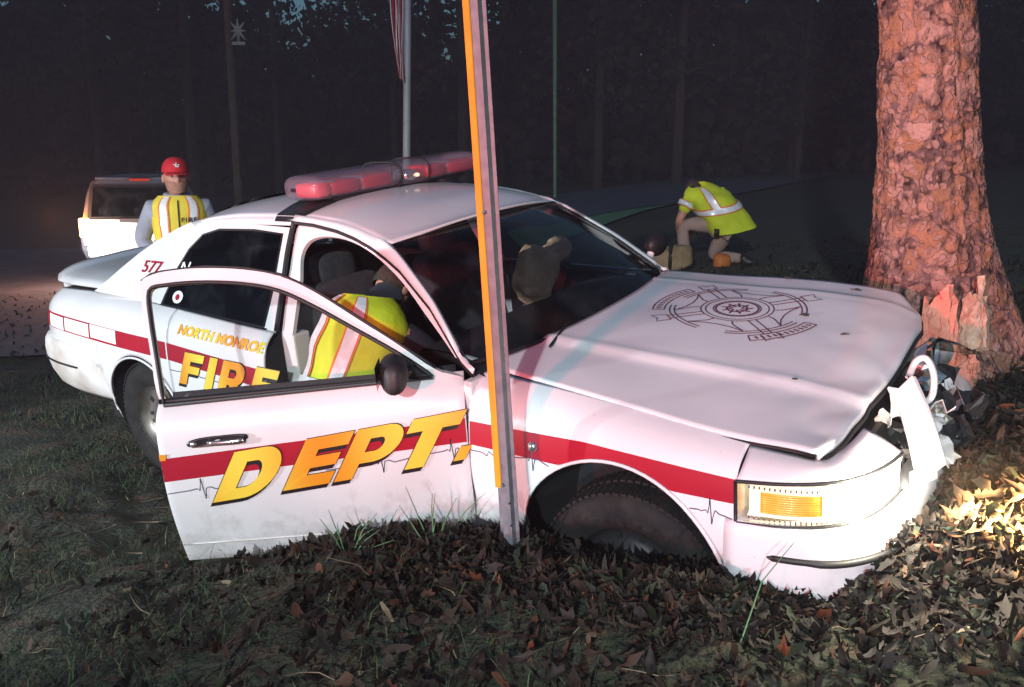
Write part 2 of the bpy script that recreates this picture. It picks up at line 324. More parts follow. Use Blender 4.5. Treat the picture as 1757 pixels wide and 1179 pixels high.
def ground():
    xs = np.r_[-300, -150, np.linspace(-90, -10, 24), np.linspace(-9, -3.2, 30), np.linspace(-3, 4, 141), np.linspace(4.2, 10, 30), np.linspace(12, 90, 22), 150, 300]
    ys = np.r_[-200, -100, -50, -20, -8, -3, np.linspace(0, 1.5, 12), np.linspace(1.55, 6, 110), np.linspace(6.1, 14, 50), np.linspace(15, 60, 50), 80, 110, 200, 400, 700]
    XX, YY = np.meshgrid(xs, ys); Z = gz(np.clip(XX.ravel(), -90, 90), np.clip(YY.ravel(), -60, 120)).reshape(XX.shape)
    for i in range(XX.shape[0]):
        for j in range(XX.shape[1]):
            x, y = XX[i, j], YY[i, j]
            if abs(x) < 6 and 0 < y < 12: Z[i, j] += .05 * noise.noise((x * 2.2, y * 2.2, 0)) + .03 * noise.noise((x * 7, y * 7, 3))
    rows = [[(XX[i, j], YY[i, j], Z[i, j]) for j in range(XX.shape[1])] for i in range(XX.shape[0])]
    return tag(grid('ground', rows, 'ground'), kind='structure')
ground()
def patch(name, poly_fn, xr, yr, nx, ny, m, lift=.015, kind='structure'):
    rows = []
    for j in range(ny):
        row = []
        for i in range(nx):
            x, y = poly_fn(i / (nx - 1), j / (ny - 1)); row.append((x, y, 0))
        z = gz([p[0] for p in row], [p[1] for p in row]); rows.append([(p[0], p[1], zz + lift) for p, zz in zip(row, z)])
    return tag(grid(name, rows, m), kind=kind)
# asphalt lot on the left and the road running off behind
patch('asphalt_lot', lambda u, v: (-34 + u * (31.2 - 1.5 * (1 - v)) + .35 * math.sin(v * 17) * u, 7.6 + v * 12 + (1 - u) * .5), 0, 0, 40, 40, 'asphalt', .06)
patch('road', lambda u, v: (.6 + 33 * u - 3.2 * v * (1 - u) , 17 + 52 * u + 9 * v), 0, 0, 60, 12, 'asphalt', .07)
patch('lawn', lambda u, v: (.2 + 15 * u - .3 * v, 12.7 + 37 * u + (4.0 + 5 * u) * v), 0, 0, 50, 20, 'lawn', .05)

# ------------------------------------------------------------------ car surfaces (car-local: x forward, y left, z up)
def pch(x, xs, ys):
    i = max(0, min(len(xs) - 2, int(np.searchsorted(xs, x)) - 1)); x = min(max(x, xs[0]), xs[-1])
    def m(k):
        if k <= 0: return (ys[1] - ys[0]) / (xs[1] - xs[0])
        if k >= len(xs) - 1: return (ys[-1] - ys[-2]) / (xs[-1] - xs[-2])
        a = (ys[k] - ys[k - 1]) / (xs[k] - xs[k - 1]); b = (ys[k + 1] - ys[k]) / (xs[k + 1] - xs[k]); return 0 if a * b <= 0 else 2 * a * b / (a + b)
    h = xs[i + 1] - xs[i]; t = (x - xs[i]) / h
    return (2 * t ** 3 - 3 * t * t + 1) * ys[i] + (t ** 3 - 2 * t * t + t) * h * m(i) + (-2 * t ** 3 + 3 * t * t) * ys[i + 1] + (t ** 3 - t * t) * h * m(i + 1)
WX = [-4.28, -4.24, -4.17, -4.06, -3.9, -3.4, -2.9, -1.5, -.5, 0, .4, .6, .70, .77, .82, .85, .865, .9]
WY = [.60, .72, .80, .865, .905, .945, .965, .975, .970, .965, .945, .92, .88, .82, .74, .64, .54, .3]
ZX = [-4.3, -4.12, -3.95, -3.2, -2.6, -1.8, -.6, 0, .3, .6, .95]
ZT = [.90, .955, .985, 1.01, 1.0, .965, .925, .865, .832, .81, .79]
YX = [-4.3, -3.95, -3.2, -2.7, -1.8, -.8, -.62, 0, .6, .95]
YT = [.62, .76, .81, .855, .88, .865, .83, .80, .79, .60]
def Wd(x): return pch(x, WX, WY)
def zt(x): return pch(x, ZX, ZT)
def yt(x): return min(pch(x, YX, YT), Wd(x) - .02)
def Yb(x, z):
    w = Wd(x); t = (z - .58) / (zt(x) - .58)
    if t > 0: t = min(t, 1.0); return w - (w - yt(x)) * (.30 * t * t + .70 * t ** 8)
    return w - .075 * min(1.2, (.58 - z) / .36) ** 1.6
def G(z): return .862 - .53 * (z - .96) - .12 * max(0, z - 1.2) ** 2
HX, HY, TH = -.585, -.955, R_(37)
def opn(p):
    c, s = math.cos(TH), math.sin(TH); dx, dy = p[0] - HX, p[1] - HY; return (HX + c * dx - s * dy, HY + s * dx + c * dy, p[2])
def ident(p): return p

CARM = Matrix(((.8064, .5867, -.0742, .925), (-.5913, .8018, -.0863, 3.584), (.0088, .1134, .9935, .064), (0, 0, 0, 1)))
car = empty('fire_department_car'); car.matrix_world = CARM
tag(car, 'crashed white fire department sedan with red stripe, open front door and roof light bar', 'car')

def sidegrid(x0, x1, zlo, zhi, side=-1, tf=ident, nx=30, nz=22, off=0):
    rows = []
    for i in range(nx + 1):
        x = x0 + (x1 - x0) * i / nx; a = zlo(x) if callable(zlo) else zlo; b = zhi(x) if callable(zhi) else zhi; r = []
        for j in range(nz + 1):
            t = j / nz; t = 1 - (1 - t) ** 1.5; z = a + (b - a) * t
            r.append(tf((x, side * (Yb(x, z) + off), z)))
        rows.append(r)
    return rows
def side_panel(name, x0, x1, zlo, zhi, m, parent, side=-1, tf=ident, thick=.008, **kw):
    rows = sidegrid(x0, x1, zlo, zhi, side, tf, **kw)
    if side < 0: rows = [r[::-1] for r in rows]
    return grid(name, rows, m, parent, thick=thick, offset=-1)
def poly_panel(name, outer, holes, surf, m, parent, thick=.012, tf=ident, side=-1, off=0, sub=True):
    loops = [[Vector((p[0], p[1], 0)) for p in outer]] + [[Vector((p[0], p[1], 0)) for p in h] for h in holes]
    tris = tessellate_polygon(loops); flat = [p for l in loops for p in l]
    v = [tf((p.x, side * (surf(p.x, p.y) + off), p.y)) for p in flat]
    f = []
    for t in tris:
        a, b, c = (Vector(v[i]) for i in t)
        f.append(tuple(t) if ((b - a).cross(c - a)).y * side > 0 else tuple(t)[::-1])
    return mk(name, v, f, m, parent, smooth=False, thick=thick)
def Gs(x, z): return G(z)
def strip_decal(name, top, bot, m, parent, off=.002, tf=ident, side=-1, surf=Yb, n=40):
    T = resample(top, n); B = resample(bot, n); rows = []
    for k in range(5):
        w = k / 4; rows.append([tf((x, side * (surf(x, z) + off), z)) for x, z in T * w + B * (1 - w)])
    return grid(name, rows, m, parent)
def line_decal(name, pts, wdt, m, parent, off=.003, tf=ident, side=-1, fn=None, mb=None):
    """a ribbon along 2D pts mapped by fn(u,v,off)->3D"""
    if fn is None: fn = lambda u, v, o: tf((u, side * (Yb(u, v) + o), v))
    P = np.array(pts, float); own = mb is None; mb = mb or MB()
    d = np.gradient(P, axis=0); d /= (np.linalg.norm(d, axis=1)[:, None] + 1e-9); nn = np.stack([-d[:, 1], d[:, 0]], 1) * wdt / 2
    rows = [[fn(*(p + q), off) for p, q in zip(P, nn)], [fn(*(p - q), off) for p, q in zip(P, nn)]]
    v, f = gridf(rows); mb.add(v, f)
    if own: return mb.build(name, m, parent)

# ---- body shell, right side
def arch(c, r, zc=.325):
    def f(x):
        d = r * r - (x - c) ** 2; return max(.24, zc + math.sqrt(d)) if d > 0 else .24
    return f
def hump(x): return zt(x)
AF = arch(.03, .405, .315); AR = arch(-2.91, .40, .33)
for side in (-1, 1):
    side_panel('front_fender', -.585, .462, lambda x: AF(x) if x < .43 else .575, zt, 'paint', car, side, nx=80)
    side_panel('rear_door', -2.58, -1.79, lambda x: max(.24, AR(x)) if x < -2.5 else .24, zt, 'paint', car, side, nx=40) if side < 0 else None
    side_panel('quarter_panel', -4.16, -2.588, lambda x: AR(x) if x > -3.33 else .60, zt, 'paint', car, side, nx=90)
    side_panel('rocker_panel', -2.49, -.38, .20, .285, 'paint_dirty', car, side, off=-.012, nx=20, nz=3)
side_panel('rear_door', -2.58, -1.79, lambda x: max(.24, AR(x)) if x < -2.5 else .24, zt, 'paint', car, 1, nx=40)
side_panel('front_door', -1.782, -.592, .24, zt, 'paint', car, 1, nx=40)
# wheel wells
for side in (-1, 1):
    for c, fn, lo, hi in ((.03, AF, -.375, .435), (-2.91, AR, -3.31, -2.51)):
        rows = []
        for k in range(2):
            rows.append([(x, side * ((Yb(x, z) - .012) if k == 0 else .55), z) for x, z in
                         [(c + .402 * math.cos(t), .32 + .402 * math.sin(t)) for t in np.linspace(-.25, math.pi + .25, 30)]])
        grid('wheel_well', rows, 'well', car)
        v = [(c + .41 * math.cos(t), side * .56, .32 + .41 * math.sin(t)) for t in np.linspace(0, 2 * math.pi, 24)[:-1]]
        mk('wheel_well', v, [tuple(range(len(v)))], 'well', car, smooth=False)
        pts = [(x, side * (Yb(x, max(z, .3)) + .004), z) for x, z in [(c + .398 * math.cos(t), (.32) + .398 * math.sin(t)) for t in np.linspace(.12, math.pi - .05, 30)]]
        MB().tube(pts, .007, 6).build('arch_lip', 'paint', car)
# underbody and cabin tub
MB().box((-1.55, 0, .22), (4.3, 1.5, .10)).build('underbody', 'black', car, smooth=False)
MB().box((-.46, 0, .55), (.05, 1.56, .62)).build('firewall', 'interior', car, smooth=False); MB().box((-3.35, 0, .62), (.05, 1.5, .62)).build('rear_bulkhead', 'interior', car, smooth=False)
mb = MB(); mb.box((-1.9, 0, .285), (2.9, 1.70, .02)); mb.build('cabin_floor', 'interior', car, smooth=False)
# engine bay dark block
MB().box((.12, 0, .55), (.95, 1.05, .36)).build('engine', 'black', car, smooth=False, bevel=.03)

# ---- hood
def hzn(x): return pch(x, [-.7, -.5, 0, .3, .6, .72], [.945, .925, .868, .834, .812, .800])
def hzf(x): return pch(x, [-.7, -.1, .18, .4, .56, .70], [.978, .981, .983, .973, .95, .885])
def hz(x, y):
    s = min(max((y + .80) / 1.56, 0), 1); z = hzn(x) * (1 - s) + hzf(x) * s + .085 * s * (1 - s)
    z += .010 * math.exp(-((s - .22 - .05 * (x + .5)) / .018) ** 2) + .012 * (1 / (1 + math.exp(-(s - .22 - .05 * (x + .5)) / .012)))
    z += .008 * math.exp(-((s - .86) / .015) ** 2) - .010 * (1 / (1 + math.exp(-(s - .86) / .012)))
    z += .006 * noise.noise((x * 3, y * 3, 1)) + .05 * max(0, x - .42) * math.sin(y * 5.0) + .012 * max(0, x - .35) / .3 * abs(noise.noise((x * 6, y * 4.5, 4)))
    return z
def hxr(y): return -.625 + .12 * (1 - (y / .82) ** 2) + (.10 if y < -.7 else 0) * ((-y - .7) / .1)
def hxf(y): return float(np.interp(y, [-.80, -.72, -.6, -.4, 0, .4, .6, .74, .77], [.672, .690, .698, .702, .723, .715, .672, .565, .54]))
rows = []
ys = np.linspace(-.80, .765, 60)
for y in ys:
    a, b = hxr(y), hxf(y); r = [(a + (b - a) * t, y, hz(a + (b - a) * t, y)) for t in np.linspace(0, 1, 50)]
    r.append((b + .008, y, r[-1][2] - .012)); r.append((b + .002, y, r[-2][2] - .035)); rows.append(r)
hood = grid('hood', rows, 'paint', car, thick=.012, offset=-1)
mb = MB(); mb.tube([(hxr(-.8) + (hxf(-.8) - hxr(-.8)) * t, -.806, hz(hxr(-.8) + (hxf(-.8) - hxr(-.8)) * t, -.8) - .012) for t in np.linspace(0, 1, 20)], .006, 6)
mb.tube([(hxf(y) + .004, y, hz(hxf(y), y) - .035) for y in ys], .012, 6); mb.build('hood_gap', 'black', car)
# hood crest (line art)
CX, CY, CR = .02, .19, .335
def crest_fn(u, v, o): # u along +x (toward nose), v across
    x = CX + u * CR; y = CY + v * CR * 1.02; return (x, y, hz(x, y) + .0025)
mb = MB()
def cl(pts, w=.0055): line_decal('', pts, w / 1.0, None, None, fn=lambda a, b, o: crest_fn(a, b, o), mb=mb) if len(pts) > 1 else None
def arcp(r, a0, a1, n=30, ex=1, ey=1): return [(r * ex * math.cos(R_(a0 + (a1 - a0) * k / n)), r * ey * math.sin(R_(a0 + (a1 - a0) * k / n))) for k in range(n + 1)]
LW = .019
for r in (.27, .30, .40, .46): cl(arcp(r, 0, 360, 48), LW * (.9 if r > .28 else 1.4))
for r in (.80, .86):
    for a in (0, 90, 180, 270): cl(arcp(r, a + 12, a + 78, 20), LW)
for a in (45, 135, 225, 315):   # crossed tool handles ending in flat blades
    ca, sa = math.cos(R_(a)), math.sin(R_(a))
    def q(t, w): return (ca * t - sa * w, sa * t + ca * w)
    cl([q(.46, .05), q(.92, .05)], LW); cl([q(.46, -.05), q(.92, -.05)], LW)
    cl([q(.92, .10), q(1.12, .11), q(1.07, 0), q(1.12, -.11), q(.92, -.10), q(.92, .10)], LW)
for a in (0, 90, 180, 270):     # cross arms
    ca, sa = math.cos(R_(a)), math.sin(R_(a))
    def q(t, w): return (ca * t - sa * w, sa * t + ca * w)
    cl([q(.46, .12), q(.55, .17), q(.64, .28), q(.70, .36)], LW); cl([q(.46, -.12), q(.55, -.17), q(.64, -.28), q(.70, -.36)], LW)
    cl([q(.70, .36), q(.64, .18), q(.62, 0), q(.64, -.18), q(.70, -.36)], LW)
for (a0, a1) in ((150, 205), (-60, -8)):   # name scrolls with small lettering marks
    cl(arcp(.93, a0, a1, 20), LW); cl(arcp(1.08, a0, a1, 20), LW)
    for a in (a0, a1): cl([(.93 * math.cos(R_(a)), .93 * math.sin(R_(a))), (1.08 * math.cos(R_(a)), 1.08 * math.sin(R_(a)))], LW)
    for k in range(1, 12):
        a = R_(a0 + (a1 - a0) * k / 12); cl([(.97 * math.cos(a), .97 * math.sin(a)), (1.04 * math.cos(a + .02), 1.04 * math.sin(a + .02))], LW * 1.6)
for k in range(9):
    a = k * 40; cl([(.06 * math.cos(R_(a)), .06 * math.sin(R_(a))), (.2 * math.cos(R_(a + 25)), .2 * math.sin(R_(a + 25)))], LW * 1.6)
cl(arcp(.13, 0, 360, 24), LW * 1.5)
cres = mb.build('hood_crest', 'crest', hood, smooth=False); cres['label'] = 'maroon outline firefighter crest printed on the hood'

# ---- roof, pillars, glass
def railz(x): return pch(x, [-2.95, -2.6, -2.25, -1.9, -1.64, -1.4, -1.2], [1.33, 1.415, 1.447, 1.452, 1.440, 1.405, 1.352])
def rx(y): return -1.205 + .075 * (1 - (abs(y) / .64) ** 2)
rows = []
for i in range(31):
    s = -1 + 2 * i / 30; r = []
    for t in np.linspace(0, 1, 36):
        e = G(railz(-1.2 - 1.4 * t)) + .005; y = s * e; a = rx(y); x = a + (-2.60 - .10 * (1 - s * s) - a) * t
        zz = railz(x) if x < -1.2 else 1.352 + (x + 1.2) * .35
        r.append((x, y, zz + .004 + .055 * (1 - abs(s) ** 2.6) * min(1, .55 + t * 3)))
    rows.append(r)
roof = grid('roof', rows[::-1], 'paint', car, thick=.012, offset=-1)
ROOFR = rows
# windshield
WSE = crom([(-.655, .948), (-.78, 1.055), (-.900, 1.155), (-1.06, 1.262), (-1.15, 1.318), (-1.206, 1.350)], 8)
def wsp(u, v):  # u across -1..1, v bottom->top
    k = v * (len(WSE) - 1); i = min(int(k), len(WSE) - 2); e = WSE[i] * (1 - (k - i)) + WSE[i + 1] * (k - i); y = (G(e[1]) - .010) * u; c = 1 - u * u
    x = e[0] + (.17 * (1 - v) + .072 * v) * c + .02 * math.sin(math.pi * v) * c; z = e[1] + .008 * (1 - v) * c + .028 * v * (1 - abs(u) ** 2.6) + .03 * math.sin(math.pi * v) * c
    return (x, y, z)
rows = [[wsp(u, v) for v in np.linspace(0, 1, 20)] for u in np.linspace(1, -1, 30)]
ws = grid('windshield', rows, 'windshield', car)
mb = MB(); us = np.linspace(-1, 1, 30)
mb.tube([wsp(u, 0) for u in us], .011, 6); mb.tube([tuple(np.array(wsp(u, 1)) + (0, 0, .003)) for u in us], .004, 6)
for u in (-1, 1): mb.tube([wsp(u, v) for v in np.linspace(0, 1, 20)], .010, 6)
mb.build('windshield_seal', 'black', ws)
# cowl panel between hood and windshield
rows = [[(wsp(u, 0)[0] + t * .12, wsp(u, 0)[1], wsp(u, 0)[2] - .012 - .035 * t) for t in (0, .5, 1)] for u in us]
grid('cowl', rows, 'plastic', car)
for k in (0, 1):
    y0 = -.55 + .75 * k; mb = MB(); mb.tube([(-.47, y0, .955), (-.55, y0 + .28, .985), (-.52, y0 + .52, .975)], .006, 6); mb.build('wiper', 'black', car)
# A pillars / rail ribbons
JO = [(-.600, .925), (-.66, .955), (-.887, 1.135), (-1.10, 1.262), (-1.20, 1.306), (-1.296, 1.342), (-1.42, 1.378), (-1.551, 1.405), (-1.717, 1.425), (-1.862, 1.432)]
RE = [(-.600, .945), (-.672, .975), (-.905, 1.165), (-1.12, 1.302), (-1.204, 1.352), (-1.314, 1.383), (-1.43, 1.411), (-1.56, 1.431), (-1.717, 1.444), (-1.862, 1.453)]
def pillars(side):
    J = resample(JO, 40); E_ = resample(RE, 40); rows = []
    glassedge = [wsp(side, v) for v in np.linspace(0, 1, 20)]
    ge = resample(glassedge, 24)
    a = [(x, side * (G(z) + .004), z) for x, z in J]; b = [(x, side * (G(z) + .004), z) for x, z in E_]
    k = 23
    ge2 = [tuple(ge[i]) for i in range(24)] + [(b[i][0], b[i][1] - side * .02, b[i][2] - .012) for i in range(24, 40)]
    m_ = [tuple((np.array(b[i]) * .5 + np.array(ge2[i]) * .5) + np.array((0, side * .005, .006 if i < 24 else 0))) for i in range(40)]
    grid('roof_pillar', [a, b, m_, ge2] if side < 0 else [ge2, m_, b, a], 'paint', car, thick=.01, offset=-1)
    mb = MB(); mb.tube([(x, side * (G(z) + .006), z - .006) for x, z in J], .009, 6)
    if side < 0: mb.tube([(x, -G(z) - .004, z) for x, z in resample([(-1.862, 1.430), (-1.85, 1.30), (-1.812, 1.1), (-1.79, .965)], 14)], .013, 6)
    mb.build('drip_seal', 'black', car)
pillars(-1); pillars(1)
# rear side rails
for side in (-1, 1):
    T = resample([(-1.862, 1.453), (-2.25, 1.447), (-2.6, 1.424), (-2.69, 1.405)], 20); B = resample([(-1.862, 1.415), (-2.25, 1.412), (-2.5, 1.400), (-2.60, 1.375)], 20)
    grid('roof_rail', [[(x, side * (G(z) + .003), z) for x, z in (T if side < 0 else B)], [(x, side * (G(z) + .003), z) for x, z in (B if side < 0 else T)]], 'paint', car, thick=.01)
# C pillar
CP = [(-2.60, 1.375), (-2.69, 1.408), (-2.80, 1.372), (-2.95, 1.31), (-3.10, 1.235), (-3.25, 1.145), (-3.36, 1.075), (-3.45, 1.02), (-2.80, 1.005), (-2.775, 1.08), (-2.74, 1.18), (-2.68, 1.30)]
for side in (-1, 1): poly_panel('rear_pillar', CP, [], Gs, 'paint', car, side=side, thick=.01, off=.004)
# shoulder filler under greenhouse
for side in (-1, 1):
    rows = []
    for x in np.linspace(-3.5, -.62, 50):
        rows.append([(x, side * yt(x), zt(x)), (x, side * (G(zt(x)) - .012), zt(x) + .006)])
    if side > 0: rows = [r[::-1] for r in rows]
    grid('belt_moulding', rows, 'plastic', car) if side > 0 else grid('belt_moulding', [r for r in rows if r[0][0] < -1.80], 'plastic', car)
# rear door frame + window
RDO = [(-1.800, .955), (-1.818, 1.10), (-1.868, 1.405), (-2.25, 1.415), (-2.5, 1.402), (-2.60, 1.375), (-2.68, 1.30), (-2.74, 1.18), (-2.775, 1.08), (-2.80, .995)]
RDH = [(-1.880, .972), (-1.882, 1.12), (-1.915, 1.375), (-2.137, 1.386), (-2.418, 1.380), (-2.54, 1.352), (-2.625, 1.28), (-2.69, 1.175), (-2.735, 1.05), (-2.75, 1.003)]
for side in (-1, 1):
    fr = poly_panel('rear_window_frame', RDO, [RDH], Gs, 'paint', car, side=side, off=.007)
    poly_panel('rear_window', RDH, [], Gs, 'glass_dark', car, side=side, off=.001, thick=0)
    mb = MB(); mb.tube([(x, side * (G(z) + .007), z) for x, z in RDH + [RDH[0]]], .0065, 6); mb.build('window_seal', 'black', fr)
    if side < 0:
        wsg = MB(); 
# sticker on rear window: pale letter N outline + round sticker
def ds(u, z, off): return (u, -(G(z) + .006 + off), z)
mb = MB()
for seg in ([(-2.66, 1.165), (-2.645, 1.215)], [(-2.645, 1.215), (-2.60, 1.168)], [(-2.60, 1.168), (-2.585, 1.22)], [(-2.57, 1.165), (-2.535, 1.165)]): line_decal('', seg, .013, None, None, fn=ds, mb=mb)
mb.build('letter_sticker', 'white', car, smooth=False)
mb = MB(); mb.add([(-2.62 + .045 * math.cos(t), -(G(1.05 + .03 * math.sin(t)) + .009), 1.05 + .03 * math.sin(t)) for t in np.linspace(0, 2 * math.pi, 20)[:-1]], [tuple(range(19))]); mb.build('round_sticker', 'white', car, smooth=False)
mb = MB(); mb.add([(-2.62 + .018 * math.cos(t), -(G(1.05 + .015 * math.sin(t)) + .011), 1.05 + .015 * math.sin(t)) for t in np.linspace(0, 2 * math.pi, 16)[:-1]], [tuple(range(15))]); mb.build('round_sticker', 'red', car, smooth=False)
# left front door frame
FDO = [(-.64, .925), (-.66, .955), (-.887, 1.13), (-1.10, 1.256), (-1.296, 1.334), (-1.42, 1.370), (-1.551, 1.397), (-1.717, 1.417), (-1.83, 1.42), (-1.86, 1.40), (-1.82, 1.15), (-1.795, .955)]
FDH = [(-.72, .955), (-.90, 1.08), (-1.10, 1.20), (-1.29, 1.285), (-1.457, 1.335), (-1.62, 1.36), (-1.77, 1.365), (-1.79, 1.35), (-1.765, 1.15), (-1.735, .968)]
poly_panel('front_window_frame', FDO, [FDH], Gs, 'paint', car, side=1, off=.007)
poly_panel('front_window', FDH, [], Gs, 'glass', car, side=1, off=.001, thick=0)
# right opening jamb
OI = [(-.665, .925), (-.80, 1.020), (-.915, 1.096), (-1.095, 1.214), (-1.285, 1.305), (-1.457, 1.356), (-1.614, 1.372), (-1.730, 1.352), (-1.768, 1.29), (-1.735, 1.187), (-1.70, .95), (-1.70, .32)]
JB = [(-.600, .915), (-.66, .945), (-.887, 1.122), (-1.10, 1.250), (-1.296, 1.330), (-1.42, 1.366), (-1.551, 1.393), (-1.717, 1.413), (-1.84, 1.418), (-1.835, 1.30), (-1.80, 1.10), (-1.775, .95), (-1.775, .32)]
def js(x, z): return (G(z) if z > .96 else min(G(.96), Yb(x, z) - .03)) - .016
OI = [tuple(p) for p in crom(OI[:-2], 5)] + OI[-2:]; JB = [tuple(p) for p in crom(JB[:-2], 4)] + JB[-2:]
poly_panel('door_jamb', JB + OI[::-1], [], js, 'jamb', car, thick=.02)
MB().box((-.60, -.87, .60), (.04, .12, .62)).build('hinge_pillar', 'jamb', car, smooth=False, bevel=.006)
MB().box((-1.20, -.885, .30), (1.16, .10, .05)).build('door_sill', 'jamb', car, smooth=False, bevel=.006)
MB().box((-1.735, -.80, .62), (.09, .10, .66)).build('door_pillar', 'jamb', car, smooth=False, bevel=.01)
# rear glass
rows = []
for u in np.linspace(-1, 1, 20):
    r = []
    for v in np.linspace(0, 1, 12):
        tp = np.array((-2.60 - .10 * (1 - u * u), .59 * u, 1.425 + .05 * (1 - abs(u) ** 2.6))); bt = np.array((-3.36 - .10 * (1 - u * u), .76 * u, 1.05 + .03 * (1 - u * u)))
        p = tp + (bt - tp) * v; p[2] += .03 * math.sin(math.pi * v); r.append(tuple(p))
    rows.append(r)
grid('rear_glass', rows[::-1], 'glass_dark', car)
# trunk
rows = []
for s in np.linspace(-1, 1, 24):
    r = []
    for t in np.linspace(0, 1, 20):
        x = -3.40 - .93 * t; hw = np.interp(x, [-4.34, -4.2, -3.9, -3.4], [.60, .68, .74, .79]); zc = 1.075 - .035 * t + .012 * math.sin(t * 9) * 0
        z = zc + .02 * (1 - s * s) - .045 * abs(s) ** 8 + .022 * max(0, t - .85) / .15; r.append((x, s * hw, z))
    r.append((-4.355, s * .58, .985)); r.append((-4.33, s * .58, .86)); r.append((-4.31, s * .58, .70)); rows.append(r)
trunk = grid('trunk_lid', rows, 'paint', car, thick=.01, offset=1)
grid('trunk_gap', [[(x, s * (yt(x) + .0), zt(x) + .001) for x in np.linspace(-4.16, -3.4, 12)] + [] for s in (-1, 1)][:1] + [[(x, -.60, zt(x) + .001) for x in np.linspace(-4.16, -3.4, 12)]], 'black', car)
# rear bumper wrap (both sides round the back)
def bumper(plan, prof, name, m):
    rows = []
    P = resample(plan, 60); d = np.gradient(P, axis=0); d /= np.linalg.norm(d, axis=1)[:, None]; n = -np.stack([d[:, 1], -d[:, 0]], 1)
    for p, q in zip(P, n): rows.append([(p[0] + q[0] * o, p[1] + q[1] * o, z) for z, o in prof])
    return grid(name, rows, m, car, thick=.01, offset=0)
rp = crom([(-3.335, -.925), (-3.7, -.93), (-3.95, -.91), (-4.12, -.865), (-4.23, -.78), (-4.29, -.62), (-4.32, -.3), (-4.33, 0), (-4.32, .3), (-4.29, .62), (-4.23, .78), (-4.12, .865), (-3.95, .91), (-3.7, .93), (-3.335, .925)], 4)
rb = bumper(rp, [(.345, -.08), (.40, -.03), (.48, .000), (.56, .014), (.62, .014), (.67, .004), (.695, -.012), (.70, -.04)], 'rear_bumper', 'paint_dirty')
# note normals: offset pushes outward
seg = rp[:int(len(rp) * .30)]
mb = MB(); mb.tube([(p[0] + .0, p[1] - .024, .565) for p in resample(seg[3:-4], 20)], .006, 6); mb.build('bumper_groove', 'black', rb)
fp = crom([(.436, -.953), (.60, -.935), (.72, -.90), (.80, -.835), (.86, -.74), (.895, -.62), (.91, -.45), (.92, 0), (.91, .40), (.89, .6), (.84, .74), (.74, .86), (.6, .93), (.455, .95)], 5)
fb = bumper(fp[::-1], [(.27, -.06), (.33, -.02), (.42, .006), (.50, .012), (.56, .008), (.590, .002), (.602, -.012), (.606, -.09)], 'front_bumper', 'paint')
mb = MB(); q = resample([p for p in fp if p[1] < -.2], 50)[7:]; mb.tube([(p[0] + .020 * (p[0] > .7), p[1] - .014, .512) for p in q], [.004] + [.012] * (len(q) - 1), 6); mb.build('bumper_strip', 'black', fb)
# nose top panel, headlight
HLP = crom([(.467, -.938), (.60, -.918), (.70, -.878), (.77, -.82), (.82, -.74), (.85, -.64), (.865, -.54)], 6)
def hl_z(t): return .603 + .028 * t, .738 + .012 * math.sin(t * 3.1) + .015 * t
n_ = 40; P = resample(HLP, n_)
Bc = resample(crom([(.462, -.800, .812), (.56, -.803, .808), (.66, -.803, .800), (.70, -.79, .800), (.725, -.72, .812), (.742, -.66, .825), (.752, -.58, .836)], 5), n_)
rows = []
A_ = [(p[0], p[1], hl_z(k / (n_ - 1))[1]) for k, p in enumerate(P)]
for w in (0, .15, .3, .5, .7, .85, 1):
    rows.append([tuple(np.array(a) * (1 - w) + np.array(b) * w + np.array((.01, -.02, .012)) * math.sin(math.pi * w)) for a, b in zip(A_, Bc)])
grid('nose_panel', rows, 'paint', car, thick=.008, offset=-1)
rows = []
for w in np.linspace(0, 1, 8): rows.append([(p[0] + .004, p[1] - .006 * math.sin(math.pi * w), hl_z(k / (n_ - 1))[0] * (1 - w) + hl_z(k / (n_ - 1))[1] * w) for k, p in enumerate(P)])
hl = grid('headlight', rows, 'lens', car)
# inside of the lamp: reflector shell, amber side reflector, bowls, bulb
C0 = np.array((.62, -.66))
def inw(p, d): v = C0 - np.array(p[:2]); v /= np.linalg.norm(v); return p[0] + v[0] * d, p[1] + v[1] * d
rows = []
for w in np.linspace(0, 1, 5): rows.append([(*inw(p, .045 + .02 * math.sin(math.pi * w)), (hl_z(k / (n_ - 1))[0] + .004) * (1 - w) + (hl_z(k / (n_ - 1))[1] - .004) * w) for k, p in enumerate(P)])
grid('reflector', rows, 'chrome', hl)
for za in (0, 1): grid('reflector', [[(*inw(p, d), hl_z(k / (n_ - 1))[za] + (.003 if za == 0 else -.003)) for k, p in enumerate(P)] for d in (.0, .05)], 'chrome', hl)
grid('reflector', [[(P[0][0] + .003, P[0][1] + .004, z) for z in (.606, .67, .735)], [(*inw(P[0], .06), z) for z in (.606, .67, .735)]], 'chrome', hl)
mb = MB()
for zz in np.linspace(.640, .702, 9):
    mb.tube([(*inw(p, .018), zz) for p in P[4:17]], .0042, 5)
mb.build('amber_reflector', 'amber', hl)
grid('bowl', [[(*inw(p, .034), z) for p in P[1:19]] for z in np.linspace(.615, .730, 6)], 'bulb_dim', hl)
rows = [[(*inw(p, .03), z) for p in P[17:28]] for z in np.linspace(.625, .735, 6)]
grid('bowl', rows, 'bulb_soft', hl)
rows = [[(*inw(p, .008), z) for p in P[25:40]] for z in np.linspace(.632, .745, 6)]
grid('bulb', rows, 'bulb', hl)
mb = MB(); mb.tube([tuple(np.array((p[0], p[1] - .002, hl_z(k / (n_ - 1))[1] + .002))) for k, p in enumerate(P)] , .006, 6)
mb.tube([(P[0][0], P[0][1] - .002, z) for z in np.linspace(.600, .74, 5)], .006, 6); mb.build('headlight_trim', 'black', hl)
